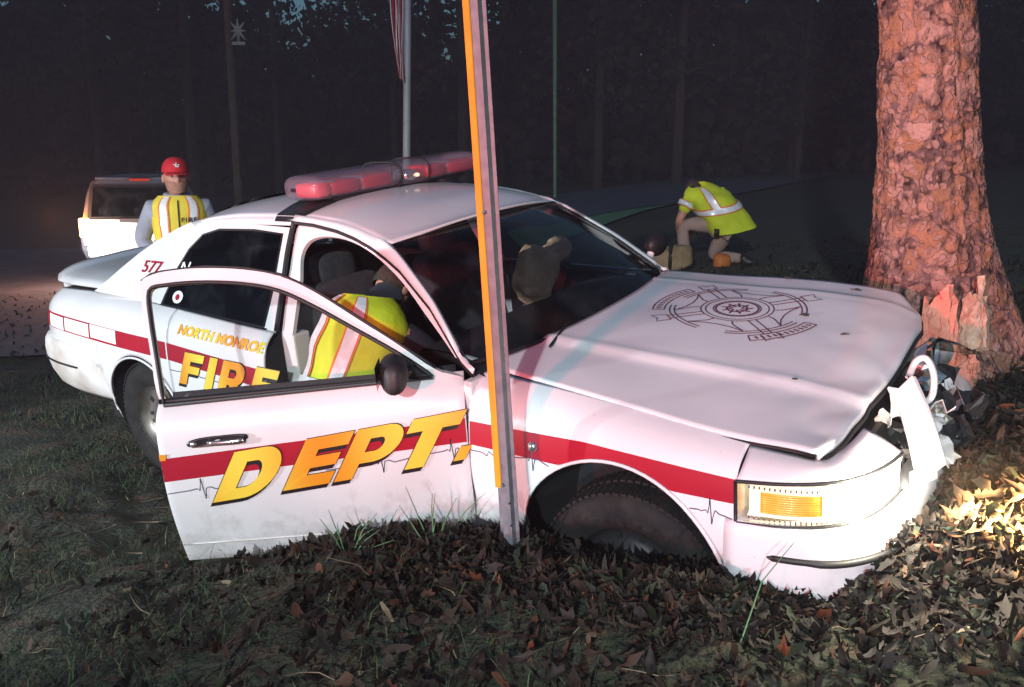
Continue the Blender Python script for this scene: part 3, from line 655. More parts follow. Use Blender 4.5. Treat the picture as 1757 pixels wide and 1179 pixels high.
mb = MB(); mb.tube([(p[0] + .004, p[1] - .005, hl_z(k / (n_ - 1))[0] - .002) for k, p in enumerate(P)], .0035, 6); mb.build('headlight_gasket', 'plastic', hl)
# small chrome beads down the lamp edge
mb = MB()
for k in range(2, 26, 1):
    p = P[k]; x, y = inw(p, .012)
    for zz in (.618, .722): mb.box((x, y, zz), (.005, .004, .008))
tag(mb.build('lens_flutes', 'chrome', hl, smooth=False), kind='stuff')
d = bpy.data.lights.new('headlight_beam', 'SPOT'); d.energy = 640; d.color = (1, .54, .20); d.spot_size = R_(96); d.spot_blend = .6; d.shadow_soft_size = .06
o = bpy.data.objects.new('headlight_beam', d); COL.objects.link(o); o.parent = car; o.location = (.95, -.56, .74)
o.rotation_euler = (Vector((1.6, -.42, .50)) - Vector((.95, -.56, .74))).to_track_quat('-Z', 'Y').to_euler()
d = bpy.data.lights.new('added_nose_glow', 'POINT'); d.energy = 34; d.color = (1, .90, .72); d.shadow_soft_size = .05  # extra point lamp outside the lens, whitens nose and bumper like glare
o = bpy.data.objects.new('added_nose_glow', d); COL.objects.link(o); o.parent = car; o.location = (.95, -.80, .76)
# broken front: grille header hanging loose, far headlight, crumpled cavity
MB().box((.60, 0, .58), (.30, 1.2, .34)).build('radiator', 'black', car, smooth=False, bevel=.02)
def bent(name, pts, w, t, m, par=car):
    """bent flat bar along pts; w = half width vector, t thickness"""
    rows = []
    for p in pts:
        p = np.array(p, float); w_ = np.array(w); rows.append([tuple(p - w_), tuple(p + w_)])
    return grid(name, rows, m, par, thick=t, offset=0, smooth=False, bevel=.004)
hp = bent('grille_header', [(.80, -.22, .88), (.86, -.31, .82), (.91, -.40, .76), (.955, -.49, .695)], (.022, -.008, .030), .02, 'jamb'); hp['label'] = 'broken white header panel hanging at an angle'
bent('header_flange', [(.765, -.22, .85), (.83, -.31, .80), (.88, -.41, .74), (.92, -.49, .675)], (.026, .012, -.006), .015, 'jamb', hp)
bent('header_foot', [(.955, -.49, .695), (.925, -.51, .675), (.885, -.52, .655)], (.0, -.012, .03), .015, 'jamb', hp)
mb = MB(); loop = crom([(.80, -.20, .89), (.81, -.14, .935), (.84, -.12, .94), (.875, -.17, .90), (.885, -.24, .85), (.865, -.28, .83)], 5); mb.tube(loop, [.012] * len(loop), 8); mb.build('header_hoop', 'jamb', hp)
mb = MB()
for i in range(9):
    for j in range(12):
        pass
rows = []
for a in np.linspace(-.1, 1, 8):
    rows.append([(.80 + .10 * math.sin(a * 1.5) * math.cos(t), .30 + .15 * math.cos(t), .80 + .09 * math.sin(t) * (1 - .3 * a)) for t in np.linspace(0, 2 * math.pi, 16)])
o = grid('far_headlight', rows, 'lens', car, thick=.004); o['label'] = 'smashed far headlight under the buckled hood edge'
grid('reflector', [[(p[0] - .03, p[1], p[2]) for p in r] for r in rows[:5]], 'chrome', o)
rnd = random.Random(3); packs = {'plastic': MB(), 'jamb': MB(), 'paint_dirty': MB(), 'chrome': MB()}
for i in range(60):
    c = Vector((.86 + rnd.uniform(-.12, .13), rnd.uniform(-.34, .28), rnd.uniform(.50, .80))); rot = Matrix.Rotation(rnd.uniform(0, 6), 3, 'X') @ Matrix.Rotation(rnd.uniform(0, 6), 3, 'Z'); w, h = rnd.uniform(.03, .13), rnd.uniform(.02, .08)
    key = ('plastic', 'plastic', 'jamb', 'paint_dirty', 'plastic', 'chrome')[i % 6]; rows = []; b1, b2 = rnd.uniform(-2, 2), rnd.uniform(-2, 2)
    for a_ in range(5): rows.append([tuple(c + rot @ Vector((w * (a_ / 4 - .5) + rnd.uniform(-.006, .006), h * (b_ / 3 - .5) + rnd.uniform(-.008, .008), w * .3 * math.sin(b1 * a_ + b2 * b_) + rnd.uniform(-.004, .004)))) for b_ in range(4)])
    v, f = gridf(rows); packs[key].add(v, f)
for key, pk in packs.items(): tag(pk.build('crushed_' + {'plastic': 'plastic', 'jamb': 'metal', 'paint_dirty': 'panel', 'chrome': 'reflector'}[key], key, car, smooth=False, thick=.003), kind='stuff')

# ---- decals, right side
STR = [(-.579, .764), (-.327, .766), (-.084, .768), (.138, .755), (.302, .744), (.459, .735)]
STB = [(-.581, .672), (-.405, .675), (-.30, .678), (-.20, .690), (-.08, .722), (.03, .727), (.142, .722), (.25, .700), (.32, .672), (.37, .665), (.459, .659)]
def near(pts, clampf):
    return [(x, max(z, clampf(x) + .006)) for x, z in pts]
top = resample(STR, 80); bot = np.array([(x, max(.672 - .013 * (x + .58), AF(x) + .004)) for x in np.linspace(-.579, .459, 80)]); top[:, 0] = np.linspace(-.579, .459, 80)
top[:, 1] = [np.interp(x, [p[0] for p in STR], [p[1] for p in STR]) for x in top[:, 0]]
strip_decal('red_stripe', top, bot, 'red', car, n=80)
strip_decal('red_stripe', [(-2.585, .842), (-1.80, .800)], [(-2.585, .752), (-1.80, .710)], 'red', car)
strip_decal('red_stripe', [(-4.15, .862), (-3.6, .858), (-3.1, .850), (-2.60, .843)], [(-4.15, .770), (-3.6, .766), (-3.1, .758), (-2.60, .752)], 'red', car)
for a, b in ((-3.98, -3.76), (-3.74, -3.42), (-3.40, -3.10)):
    strip_decal('white_panel', [(a, .852), (b, .848)], [(a, .776), (b, .771)], 'white', car, off=.0035, n=8)  # white boxes laid over the red stripe
HB = lambda x0, z0, s=1: [(x0 - .05 * s, z0), (x0 - .022 * s, z0 + .006), (x0 - .012 * s, z0 - .004), (x0 - .002, z0 + .048), (x0 + .006, z0 - .040), (x0 + .015, z0 + .006), (x0 + .03 * s, z0 + .01), (x0 + .05 * s, z0)]
line_decal('heartbeat_line', [(-.583, .650)] + [(-.52, .650), (-.50, .64), (-.49, .66), (-.47, .648)] + HB(-.295, .663) + [(-.22, .655)], .004, 'line', car)
line_decal('heartbeat_line', [(.315, .615), (.345, .618)] + HB(.385, .615, .6) + [(.458, .606)], .004, 'line', car)
line_decal('heartbeat_line', [(-2.58, .70)] + HB(-2.45, .70) + HB(-2.0, .69) + [(-1.80, .68)], .004, 'line', car)
# lettering polygons in em units (height 1)
def arc2(cx, cy, rx_, ry_, a0, a1, n=10): return [(cx + rx_ * math.cos(R_(a0 + (a1 - a0) * k / n)), cy + ry_ * math.sin(R_(a0 + (a1 - a0) * k / n))) for k in range(n + 1)]
LET = {
 'D': ([(0, 0), (.55, 0)] + arc2(.60, .5, .50, .50, -85, 85, 14) + [(.55, 1), (0, 1)], [[(.36, .24), (.50, .24)] + arc2(.54, .5, .20, .26, -80, 80, 10) + [(.50, .76), (.36, .76)]]),
 'E': ([(0, 0), (.92, 0), (.92, .25), (.36, .25), (.36, .39), (.86, .39), (.86, .62), (.36, .62), (.36, .75), (.94, .75), (.94, 1), (0, 1)], []),
 'P': ([(0, 0), (.36, 0), (.36, .30), (.58, .30)] + arc2(.62, .65, .40, .35, -85, 85, 12) + [(.58, 1), (0, 1)], [[(.36, .52), (.54, .52)] + arc2(.56, .65, .12, .13, -80, 80, 8) + [(.54, .78), (.36, .78)]]),
 'T': ([(.32, 0), (.70, 0), (.70, .74), (1.04, .74), (1.04, 1), (0, 1), (0, .74), (.32, .74)], []),
 'F': ([(0, 0), (.36, 0), (.36, .37), (.84, .37), (.84, .61), (.36, .61), (.36, .75), (.94, .75), (.94, 1), (0, 1)], []),
 'I': ([(0, 0), (.36, 0), (.36, 1), (0, 1)], []),
 'R': ([(0, 0), (.36, 0), (.36, .30), (.46, .30), (.68, 0), (1.06, 0), (.82, .34)] + arc2(.62, .65, .40, .35, -60, 85, 12) + [(.58, 1), (0, 1)], [[(.36, .52), (.54, .52)] + arc2(.56, .65, .12, .13, -80, 80, 8) + [(.54, .78), (.36, .78)]]),
 '.': ([(0, 0), (.36, 0), (.36, .28), (0, .28)], []),
}
def letters(seq, x0, z0, h, slope, slant, tf, parent, wscale=1.0):
    for ch, u in seq:
        out, holes = LET[ch]
        def mp(p, dx=0, dz=0):
            uu = u + p[0] * h * wscale; v = p[1] * h; return (x0 + uu + slant * v + dx, z0 + slope * uu + v + dz)
        def dens(l):
            r = []
            for a, b in zip(l, l[1:] + l[:1]):
                r.append(a); 
                if abs(a[0] - b[0]) + abs(a[1] - b[1]) > .3: r.append(((a[0] + b[0]) / 2, (a[1] + b[1]) / 2))
            return r
        out = dens(out); holes = [dens(hh) for hh in holes]
        for nm, m, sh, off in (('letter_shadow', 'vinyl_black', (-.014, -.018), .0035), ('letter_shadow', 'vinyl_black', (-.007, -.008), .0042), ('letter_outline', 'vinyl_black', (.003, .003), .0048), ('letter', 'gold', (0, 0), .006)):
            poly_panel(nm, [mp(p, *sh) for p in out], [[mp(p, *sh) for p in hh] for hh in holes], Yb, m, parent, thick=0, tf=tf, off=off)
letters([('F', 0), ('I', .215), ('R', .325), ('E', .575)], -2.505, .640, .175, .0, .52, ident, car, 1.02)
def text_decal(name, body, x0, z0, size, m, parent, mapf, offset=.0, shear=0, spacing=1, width=None):
    cu = bpy.data.curves.new('t', 'FONT'); cu.body = body; cu.size = size; cu.shear = shear; cu.offset = offset; cu.space_character = spacing; cu.resolution_u = 3
    to = bpy.data.objects.new('t', cu); COL.objects.link(to); dg = bpy.context.evaluated_depsgraph_get(); me = to.evaluated_get(dg).to_mesh()
    v = [tuple(p.co) for p in me.vertices]; f = [tuple(p.vertices) for p in me.polygons]; wmax = max(p[0] for p in v)
    to.evaluated_get(dg).to_mesh_clear(); COL.objects.unlink(to); bpy.data.objects.remove(to); bpy.data.curves.remove(cu)
    k = width / wmax if width else 1
    return mk(name, [mapf(x0 + a * k, z0 + b) for a, b, c in v], f, m, parent, smooth=False)
text_decal('lettering', 'NORTH MONROE', -2.49, .900, .062, 'gold', car, lambda x, z: (x, -(Yb(x, z - .03 * (x + 2.49)) + .004), z - .03 * (x + 2.49)), .003, .25, 1, .70)
text_decal('lettering', '577', -3.02, 1.15, .085, 'red', car, lambda x, z: (x, -(G(z) + .010), z), .001, .15, 1, .19)

# ---- the open right front door
def ztd(x): return float(np.interp(x, [-1.78, -.6], [.905, .925]))
def Yd(x, z):
    t = (z - .58) / (ztd(x) - .58); w = Wd(x)
    if t > 0: t = min(t, 1.0); return w - (w - yt(x)) * (.30 * t * t + .70 * t ** 8)
    return Yb(x, z)
DB = []
for x in np.linspace(-1.775, -.595, 41): DB.append([opn((x, -Yd(x, z), z)) for z in ztd(x) - (ztd(x) - .225) * np.linspace(0, 1, 27) ** 1.5])
door = grid('open_front_door', DB, 'paint', car, thick=.035, offset=-1, bevel=.004); door['label'] = 'front door swung open to the grass'
DFO = [(-.600, .912), (-.66, .932), (-.70, .950), (-.86, 1.062), (-.978, 1.139), (-1.157, 1.256), (-1.294, 1.322), (-1.433, 1.355), (-1.595, 1.372), (-1.72, 1.372), (-1.80, 1.362), (-1.845, 1.335), (-1.835, 1.25), (-1.80, 1.08), (-1.772, .895)]
DFH = [(-.715, .928), (-.75, .958), (-.86, 1.030), (-1.024, 1.126), (-1.159, 1.204), (-1.295, 1.270), (-1.433, 1.304), (-1.60, 1.322), (-1.74, 1.322), (-1.808, 1.305), (-1.800, 1.20), (-1.778, 1.08), (-1.745, .900)]
def scl(l, n=4):
    L = l[-2:] + l + l[:2]; return [tuple(p) for p in crom(L, n)[2 * n:-2 * n]]
def densify(l, step=.05):
    out = []
    for a, b in zip(l, l[1:] + l[:1]):
        n = max(1, int(math.dist(a, b) / step)); out += [(a[0] + (b[0] - a[0]) * k / n, a[1] + (b[1] - a[1]) * k / n) for k in range(n)]
    return out
def smooth_loop(l, it=1):
    return l
DFO = [tuple(p) for p in crom(DFO, 4)]; DFH = [tuple(p) for p in crom(DFH, 4)]
dfr = poly_panel('window_frame', DFO, [DFH], lambda x, z: G(z) if z > .96 else min(G(.96), G(z)), 'paint', door, tf=opn, off=.010, thick=.03)
poly_panel('window_glass', DFH, [], Gs, 'glass_clear', door, tf=opn, off=-.004, thick=0)
mb = MB(); L = DFH + [DFH[0]]; mb.tube([opn((x, -(G(z) + .014), z)) for x, z in L], .008, 6)
mb.build('window_seal', 'black', door)
mb = MB(); mb.tube([opn((x, -(yt(x) + .004), ztd(x) + .002)) for x in np.linspace(-1.77, -.70, 20)], .011, 6); mb.build('belt_seal', 'black', door)
mb = MB(); T = resample([(-1.845, 1.342), (-1.80, 1.369), (-1.595, 1.379), (-1.433, 1.362), (-1.294, 1.329), (-1.157, 1.263), (-.978, 1.146), (-.70, .958)], 30); mb.tube([opn((x, -(G(z) + .002), z - .002)) for x, z in T], .006, 6); mb.build('frame_seal', 'black', door)
# quarter vane in window (vertical divider is on rear doors only); inner trim
trim = [[opn((x, -(Yb(x, min(z, zt(x))) - .075), z)) for z in np.linspace(.26, .93, 8)] for x in np.linspace(-1.73, -.63, 12)]
grid('inner_trim', trim, 'doortrim', door, thick=.03, offset=1)
MB().box(opn((-1.2, -.80, .70)), (.5, .05, .05), Matrix.Rotation(TH, 3, 'Z')).build('armrest', 'interior', door, smooth=False, bevel=.01)
# handle
mb = MB(); ell = []
rows = []
for k, (sc_, dy) in enumerate(((1.0, .000), (.92, .006), (.80, .006))): rows.append([opn((-1.545 + .118 * sc_ * math.copysign(abs(math.cos(t)) ** .6, math.cos(t)), -(Yb(-1.545, .765) + .003 + dy), .765 + .020 * sc_ * math.copysign(abs(math.sin(t)) ** .8, math.sin(t)) + .008 * math.cos(t))) for t in np.linspace(0, 2 * math.pi, 28)[:-1]])
v, f = gridf(rows, True); v.append(opn((-1.545, -(Yb(-1.545, .765) - .004), .765))); f += [(54 + k, 54 + (k + 1) % 27, 81) for k in range(27)]
h = mk('door_handle', v, f, 'plastic', door)
rows = [[opn((x, -(Yb(-1.5, .76) + .016 + .008 * math.sin((x + 1.58) / .15 * math.pi)), z + .02 * (x + 1.5))) for x in np.linspace(-1.58, -1.44, 8)] for z in (.752, .76, .770)]
grid('handle_grip', rows, 'chrome', h, thick=.006)
mb = MB(); mb.lathe([(.0001, -.006), (.012, -.004), (.013, .0)], (0, 0, 0), n=16); lk = [opn((p[0] - 1.635, p[1] - Yb(-1.63, .75) - .006, p[2] + .757)) for p in mb.v]; mk('lock', lk, mb.f, 'chrome', h)
strip_decal('red_stripe', [(-1.772, .706), (-1.3, .735), (-.90, .757), (-.60, .776)], [(-1.772, .612), (-1.3, .642), (-.90, .665), (-.60, .682)], 'red', door, tf=opn, n=30)
strip_decal('corner_marker', [(-1.774, .725), (-1.745, .725)], [(-1.774, .700), (-1.752, .700)], 'gold', door, tf=opn, off=.0035, n=4)
line_decal('heartbeat_line', [(-1.77, .562)] + HB(-1.632, .570) + [(-1.55, .574)], .004, 'line', door, tf=opn)
line_decal('heartbeat_line', [(-1.15, .612), (-1.05, .618)] + HB(-.935, .624) + [(-.80, .64)] + HB(-.66, .652, .7) + [(-.60, .652)], .004, 'line', door, tf=opn)
letters([('D', 0), ('E', .278), ('P', .478), ('T', .690)], -1.604, .510, .205, .105, .58, opn, door, .97)
letters([('.', .945)], -1.604, .510, .205, .105, .58, opn, door, .62)
# dark crease near the bottom of the door (moulding step)
mb = MB(); mb.tube([opn((x, -(Yb(x, .315) + .001), .315 + .0)) for x in np.linspace(-1.77, -.6, 20)], .0035, 5); mb.build('door_crease', 'paint_dirty', door)
# mirror
rows = []
for a in np.linspace(0, math.pi, 12):
    r = []
    for t in np.linspace(0, 2 * math.pi, 20)[:-1]:
        x = math.cos(a); yy = math.sin(a) * math.copysign(abs(math.cos(t)) ** .55, math.cos(t)) * (1 - .18 * math.sin(t)); zz = math.sin(a) ** .7 * math.copysign(abs(math.sin(t)) ** .6, math.sin(t))
        r.append(opn((-.845 + .055 * x, -(.985) + .085 * yy - .02 * x, .985 + .062 * zz + .01 * yy)))
    rows.append(r)
mir = grid('door_mirror', rows, 'black', door, closed=True)
mb = MB(); mb.tube([opn(p) for p in ((-.80, -.88, .955), (-.83, -.93, .965), (-.845, -.97, .975))], .022, 8); mb.build('mirror_arm', 'plastic', mir)
rows = [[opn((-.902, -(.985 + .068 * s), .985 + .046 * t)) for t in (-1, -.6, 0, .6, 1)] for s in (-1, -.6, 0, .6, 1)]
grid('mirror_glass', rows, 'chrome', mir)
# far side mirror
rows = []
for a in np.linspace(0, math.pi, 10):
    rows.append([(-.76 + .05 * math.cos(a), .97 + .095 * math.sin(a) * math.cos(t), 1.075 + .065 * math.sin(a) * math.sin(t)) for t in np.linspace(0, 2 * math.pi, 18)[:-1]])
fm = grid('far_mirror', rows, 'black', car, closed=True); MB().tube([(-.74, .84, 1.0), (-.76, .90, 1.04)], .02, 8).build('mirror_arm', 'jamb', fm)
# fender bits: lamp knob and antenna base
MB().lathe([(.0001, -.012), (.016, -.010), (.02, 0)], (-.29, -(Yb(-.29, .715) + .001), .715), n=14).build('side_lamp', 'chrome', car)

# ---- wheels
def wheel(c, steer=0, side=-1, nm='wheel', rimm='rim'):
    R = .335; hw = .115; prof = [(.20, -.085), (.225, -.10), (.27, -.112), (.305, -.108), (.326, -.092), (.335, -.07), (.336, -.03), (.336, .03), (.335, .07), (.326, .092), (.305, .108), (.27, .112), (.225, .10), (.20, .085)]
    mb = MB(); mb.lathe(prof, (0, 0, 0), n=48); rot = Matrix.Rotation(steer, 3, 'Z'); tr = lambda mbb: [tuple(rot @ Vector(p) + Vector(c)) for p in mbb.v]
    t = mk(nm, tr(mb), mb.f, 'tyre', car)
    mb = MB()
    for k in range(72):
        a = 2 * math.pi * k / 72
        for s, o in ((-1, 0), (1, .5)):
            a2 = a + o * 2 * math.pi / 72; m3 = Matrix.Rotation(-a2, 3, 'Y'); p = m3 @ Vector((.337, 0, 0)); mb.box((p.x, s * .055, p.z), (.010, .075, .018), m3)
    tag(mk('tread', tr(mb), mb.f, 'tyre', t, smooth=False), kind='stuff')
    mb = MB(); s = side; mb.lathe([(.205, .09 * s), (.20, .075 * s), (.185, .05 * s), (.17, .03 * s), (.12, .035 * s), (.10, .055 * s), (.06, .065 * s), (.055, .085 * s), (.0001, .09 * s)], (0, 0, 0), n=32)
    rim = mk('rim', tr(mb), mb.f, rimm, t)
    mb = MB()
    for k in range(10):
        a = 2 * math.pi * k / 10; m3 = Matrix.Rotation(-a, 3, 'Y'); p = m3 @ Vector((.15, 0, 0)); mb.box((p.x, .034 * s, p.z), (.03, .012, .022), m3)
    tag(mk('rim_slots', tr(mb), mb.f, 'black', rim, smooth=False), kind='stuff')
wheel((.01, -.775, .215), R_(8), rimm='rim_shaded'); wheel((0, .78, .30), R_(8), 1); wheel((-2.91, -.815, .335)); wheel((-2.91, .815, .335), 0, 1)

# ---- interior
for xa, xb in ((-1.73, -.63), (-2.56, -1.84)):
    grid('inner_trim', [[(x, Yb(x, min(z, zt(x))) - .075, z) for z in np.linspace(.30, .95, 8)] for x in np.linspace(xa, xb, 12)], 'interior', car, thick=.03, offset=0)
rows = []
for y in np.linspace(-.74, .74, 24):
    rows.append([(-.50 - .13 * (abs(y) / .74) ** 2, y, .93), (-.75, y, .955 - .02 * abs(y)), (-.98, y, .945), (-1.03, y, .90), (-1.03, y, .80), (-.92, y, .65)])
dash = grid('dashboard', rows, 'interior', car)
def blob(c, d, e=.35, rot=None, nu=16, nv=12):
    rows = []
    for a in np.linspace(-math.pi / 2, math.pi / 2, nv):
        r = []
        for t in np.linspace(0, 2 * math.pi, nu + 1)[:-1]:
            f = lambda q, k: math.copysign(abs(q) ** k, q)
            p = Vector((d[0] / 2 * f(math.cos(a), e) * f(math.cos(t), e), d[1] / 2 * f(math.cos(a), e) * f(math.sin(t), e), d[2] / 2 * f(math.sin(a), e)))
            if rot is not None: p = rot @ p
            r.append(tuple(p + Vector(c)))
        rows.append(r)
    v, f = gridf(rows, True); return v, f
for y in (-.40, .40):
    v, f = blob((-1.45, y, .50), (.52, .52, .20)); st = mk('front_seat', v, f, 'seat', car)
    v, f = blob((-1.76, y, .82), (.16, .50, .62), .35, Matrix.Rotation(R_(-14), 3, 'Y')); mk('seat_back', v, f, 'seat', st)
    v, f = blob((-1.87, y, 1.17), (.10, .26, .17), .5, Matrix.Rotation(R_(-10), 3, 'Y')); mk('headrest', v, f, 'seat', st)
v, f = blob((-2.45, 0, .52), (.50, 1.3, .22)); st = mk('rear_seat', v, f, 'seat', car); v, f = blob((-2.80, 0, .82), (.18, 1.3, .55), .35, Matrix.Rotation(R_(-18), 3, 'Y')); mk('seat_back', v, f, 'seat', st)
MB().box((-3.12, 0, 1.03), (.50, 1.3, .02)).build('parcel_shelf', 'interior', car, smooth=False)
SWC = Vector((-1.12, .40, .90)); rot = Matrix.Rotation(R_(-62), 3, 'Y')
mb = MB(); mb.tube([SWC + rot @ Vector((.19 * math.cos(t), .19 * math.sin(t), 0)) for t in np.linspace(0, 2 * math.pi, 32)], .015, 8, False)
for a in (0, 130, 230): mb.tube([SWC, SWC + rot @ Vector((.18 * math.cos(R_(a)), .18 * math.sin(R_(a)), 0))], .014, 6)
sw = mb.build('steering_wheel', 'interior', car)
def crumple(c, d, m, name, par, seed=0, rot=None, amp=.03, freq=9):
    v, f = blob((0, 0, 0), d, .6, rot, 36, 28); out = []
    for p in v:
        p = Vector(p); q = p.normalized(); n1 = noise.noise(p * freq + Vector((seed, 0, 0))); n2 = noise.noise(p * freq * 2.7 + Vector((0, seed, 0))); out.append(tuple(p + q * (amp * n1 + amp * .5 * abs(n2)) + Vector(c)))
    return mk(name, out, f, m, par)
o = crumple((-1.03, .17, 1.06), (.12, .30, .30), 'airbag', 'airbag', sw, 2, Matrix.Rotation(R_(-32), 3, 'X'), .04, 9); o['label'] = 'deflated tan airbag hanging behind the windshield'
crumple((-1.04, .36, 1.14), (.10, .22, .10), 'airbag', 'airbag', sw, 5, Matrix.Rotation(R_(15), 3, 'X'), .03, 10)

# ---- light bar
LBX = -1.90; Y0, Y1 = -.555, .765
bar = MB(); bar.box((LBX, (Y0 + Y1) / 2, 1.512), (.20, 1.05, .022)); lb = bar.build('light_bar', 'plastic', car, smooth=False, bevel=.006)
lb['label'] = 'red and clear emergency light bar on the roof'
def dome(y0, y1, m, name, capL, capR, hz_=.062, hx_=.140):
    rows = []; N = 26
    for k in range(N + 1):
        t = k / N; y = y0 + (y1 - y0) * t; s = 1
        if capL: s = min(s, math.sin(min(1, (y - y0) / .085 + .02) * math.pi / 2) ** .55)
        if capR: s = min(s, math.sin(min(1, (y1 - y) / .085 + .02) * math.pi / 2) ** .55)
        rows.append([(LBX + hx_ * s * math.copysign(abs(math.cos(a)) ** .55, math.cos(a)), y, 1.572 + hz_ * s * math.copysign(abs(math.sin(a)) ** .7, math.sin(a))) for a in np.linspace(0, 2 * math.pi, 29)[:-1]])
    return grid(name, rows, m, lb, closed=True)
ym1, ym2 = Y0 + .60, Y1 - .50
d1 = dome(Y0, ym1 - .005, 'clearlens', 'lens_dome', True, False); d2 = dome(ym1 + .005, ym2 - .005, 'clearlens', 'lens_dome', False, False, .066, .145); d3 = dome(ym2 + .005, Y1, 'clearlens', 'lens_dome', False, True)
for y in (ym1, ym2):
    mb = MB(); mb.tube([(LBX + .147 * math.copysign(abs(math.cos(a)) ** .55, math.cos(a)), y, 1.572 + .068 * math.copysign(abs(math.sin(a)) ** .7, math.sin(a))) for a in np.linspace(0, 2 * math.pi, 29)], .006, 6, False); mb.build('clamp_band', 'black', lb)
for y, m, w in ((Y0 + .085, 'rotator_hot', .085), (Y0 + .24, 'rotator', .20), (Y0 + .46, 'rotator', .23), (ym2 + .10, 'rotator', .16), (ym2 + .33, 'rotator', .27)):
    v, f = blob((LBX + .035, y, 1.562), (.17, w, .070), .35); mk('rotator', v, f, m, d1 if y < .1 else d3)
for y in (Y0 + .145, Y0 + .345, ym2 + .20):
    mk('mirror', [(LBX - .02, y - .02, 1.53), (LBX + .11, y + .012, 1.53), (LBX + .11, y + .012, 1.60), (LBX - .02, y - .02, 1.60)], [(0, 1, 2, 3)], 'chrome', d1 if y < .1 else d3, thick=.006)
v, f = blob((LBX + .04, (ym1 + ym2) / 2 + .03, 1.553), (.13, .11, .07), .7); mk('lamp_core', v, f, 'chrome', d2)
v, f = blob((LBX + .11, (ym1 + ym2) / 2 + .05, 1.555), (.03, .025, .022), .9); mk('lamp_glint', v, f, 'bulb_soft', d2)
for s in (-1, 1):
    rows = [[(LBX + dx, s * y + .02 * 0, z) for dx in (-.10, .0, .10)] for y, z in ((.40, 1.505), (.50, 1.480), (.585, 1.452), (.605, 1.425))]
    grid('mounting_foot', rows, 'plastic', lb, thick=.025, offset=0)

# ------------------------------------------------------------------ oak tree on the right
TC = Vector((2.11, 4.22))
def tree_rings():
    b = gz1(*TC) - .25; rows = []
    H = [(b, .60), (.55, .50), (.75, .41), (.95, .350), (1.17, .298), (1.4, .255), (1.62, .228), (2.0, .213), (2.42, .202), (3.4, .195), (4.5, .185), (6.0, .175), (8, .15)]
    zs = np.r_[np.linspace(b, 3.0, 190), np.linspace(3.1, 8, 24)]
    for z in zs:
        r0 = np.interp(z, [h[0] for h in H], [h[1] for h in H]); fl = max(0, (1.5 - z)) * .9; row = []
        for k in range(150):
            a = 2 * math.pi * k / 150; c, s = math.cos(a), math.sin(a)
            but = 1 + fl * (.10 * math.cos(3 * a + .6) + .06 * math.cos(5 * a + 2) + .10 * max(0, math.cos(a + .9)))
            p = Vector((c * 2.2, s * 2.2, z * 1.3)); d = .016 * noise.noise(p * 2.2) + .016 * abs(noise.noise(p * 6)) + .008 * noise.noise(p * 15)
            cell = noise.cell((math.floor(a * 14 + 2 * noise.noise(p * 4)), math.floor(z * 22 + 2 * noise.noise(p * 5 + Vector((9, 0, 0)))), 1.0)) if True else 0
            r = r0 * but + d + .003 * cell
            # torn hollow facing the car
            dz = (z - .96) / .22; da = (a - R_(262)) / .55
            h = math.exp(-dz ** 4 - da ** 4); r -= .045 * h * (1 + .3 * noise.noise(p * 8))
            row.append((TC.x - (z - 1) * .115 * min(1, 1.6 / max(.1, z - 1) if z > 2.6 else 1) + r * c, TC.y + r * s, z))
        rows.append(row)
    return rows
tr = empty('tree', (TC.x, TC.y, gz1(*TC))); tag(tr, 'large lichen covered tree trunk with fresh torn wood where the car hit', 'tree')
def sub(o, root): o.parent = root; o.matrix_parent_inverse = Matrix.Translation(root.location).inverted(); return o
trunk_o = sub(grid('trunk', tree_rings(), 'lichen_bark', closed=True), tr)
def splinter(name, base, w, h, lean, m, seed, th=.03, n=21):
    r = random.Random(seed); top = []; rows = []
    for j in range(10):
        v = j / 9; row = []
        for i in range(n):
            u = i / (n - 1) - .5; hh = h * (.80 - 1.6 * abs(u) ** 2.2 + .38 * noise.noise((u * 11 + seed, seed, 0)) + .16 * noise.noise((u * 31, seed, 2)))
            x = base[0] + w * u * (1 - .22 * v) + lean * v + .010 * noise.noise((u * 6, v * 5, seed + 4)); y = base[1] - .05 * math.cos(u * 3.1) * (1 - .45 * v) - .03 * noise.noise((u * 8, v * 2, seed)) + .015 * v; row.append((x, y, base[2] + hh * v - (.05 * abs(noise.noise((u * 14, seed, 7))) if j == 0 else 0)))
        rows.append(row)
    return grid(name, rows, m, thick=th, offset=1, smooth=False)
for nm, b, w, h, ln, m, sd in (('torn_wood', (1.985, 3.86, .76), .17, .42, -.01, 'wood', 3), ('torn_wood', (2.15, 3.88, .84), .10, .29, -.01, 'wood_pale', 8), ('torn_wood', (2.06, 3.79, .68), .10, .16, .02, 'wood', 17)):
    sub(splinter(nm, b, w, h, ln, m, sd), tr)
# limbs and sparse crown far above the frame
mb = MB()
for k in range(9):
    a = k * 2.4; z0 = 5.4 + .35 * k; mb.tube([(TC.x + .08, TC.y, z0), (TC.x + .9 * math.cos(a), TC.y + .9 * math.sin(a), z0 + .7), (TC.x + 2.3 * math.cos(a), TC.y + 2.3 * math.sin(a), z0 + 1.9)], [.09, .06, .02], 7)
sub(mb.build('limbs', 'bark'), tr)

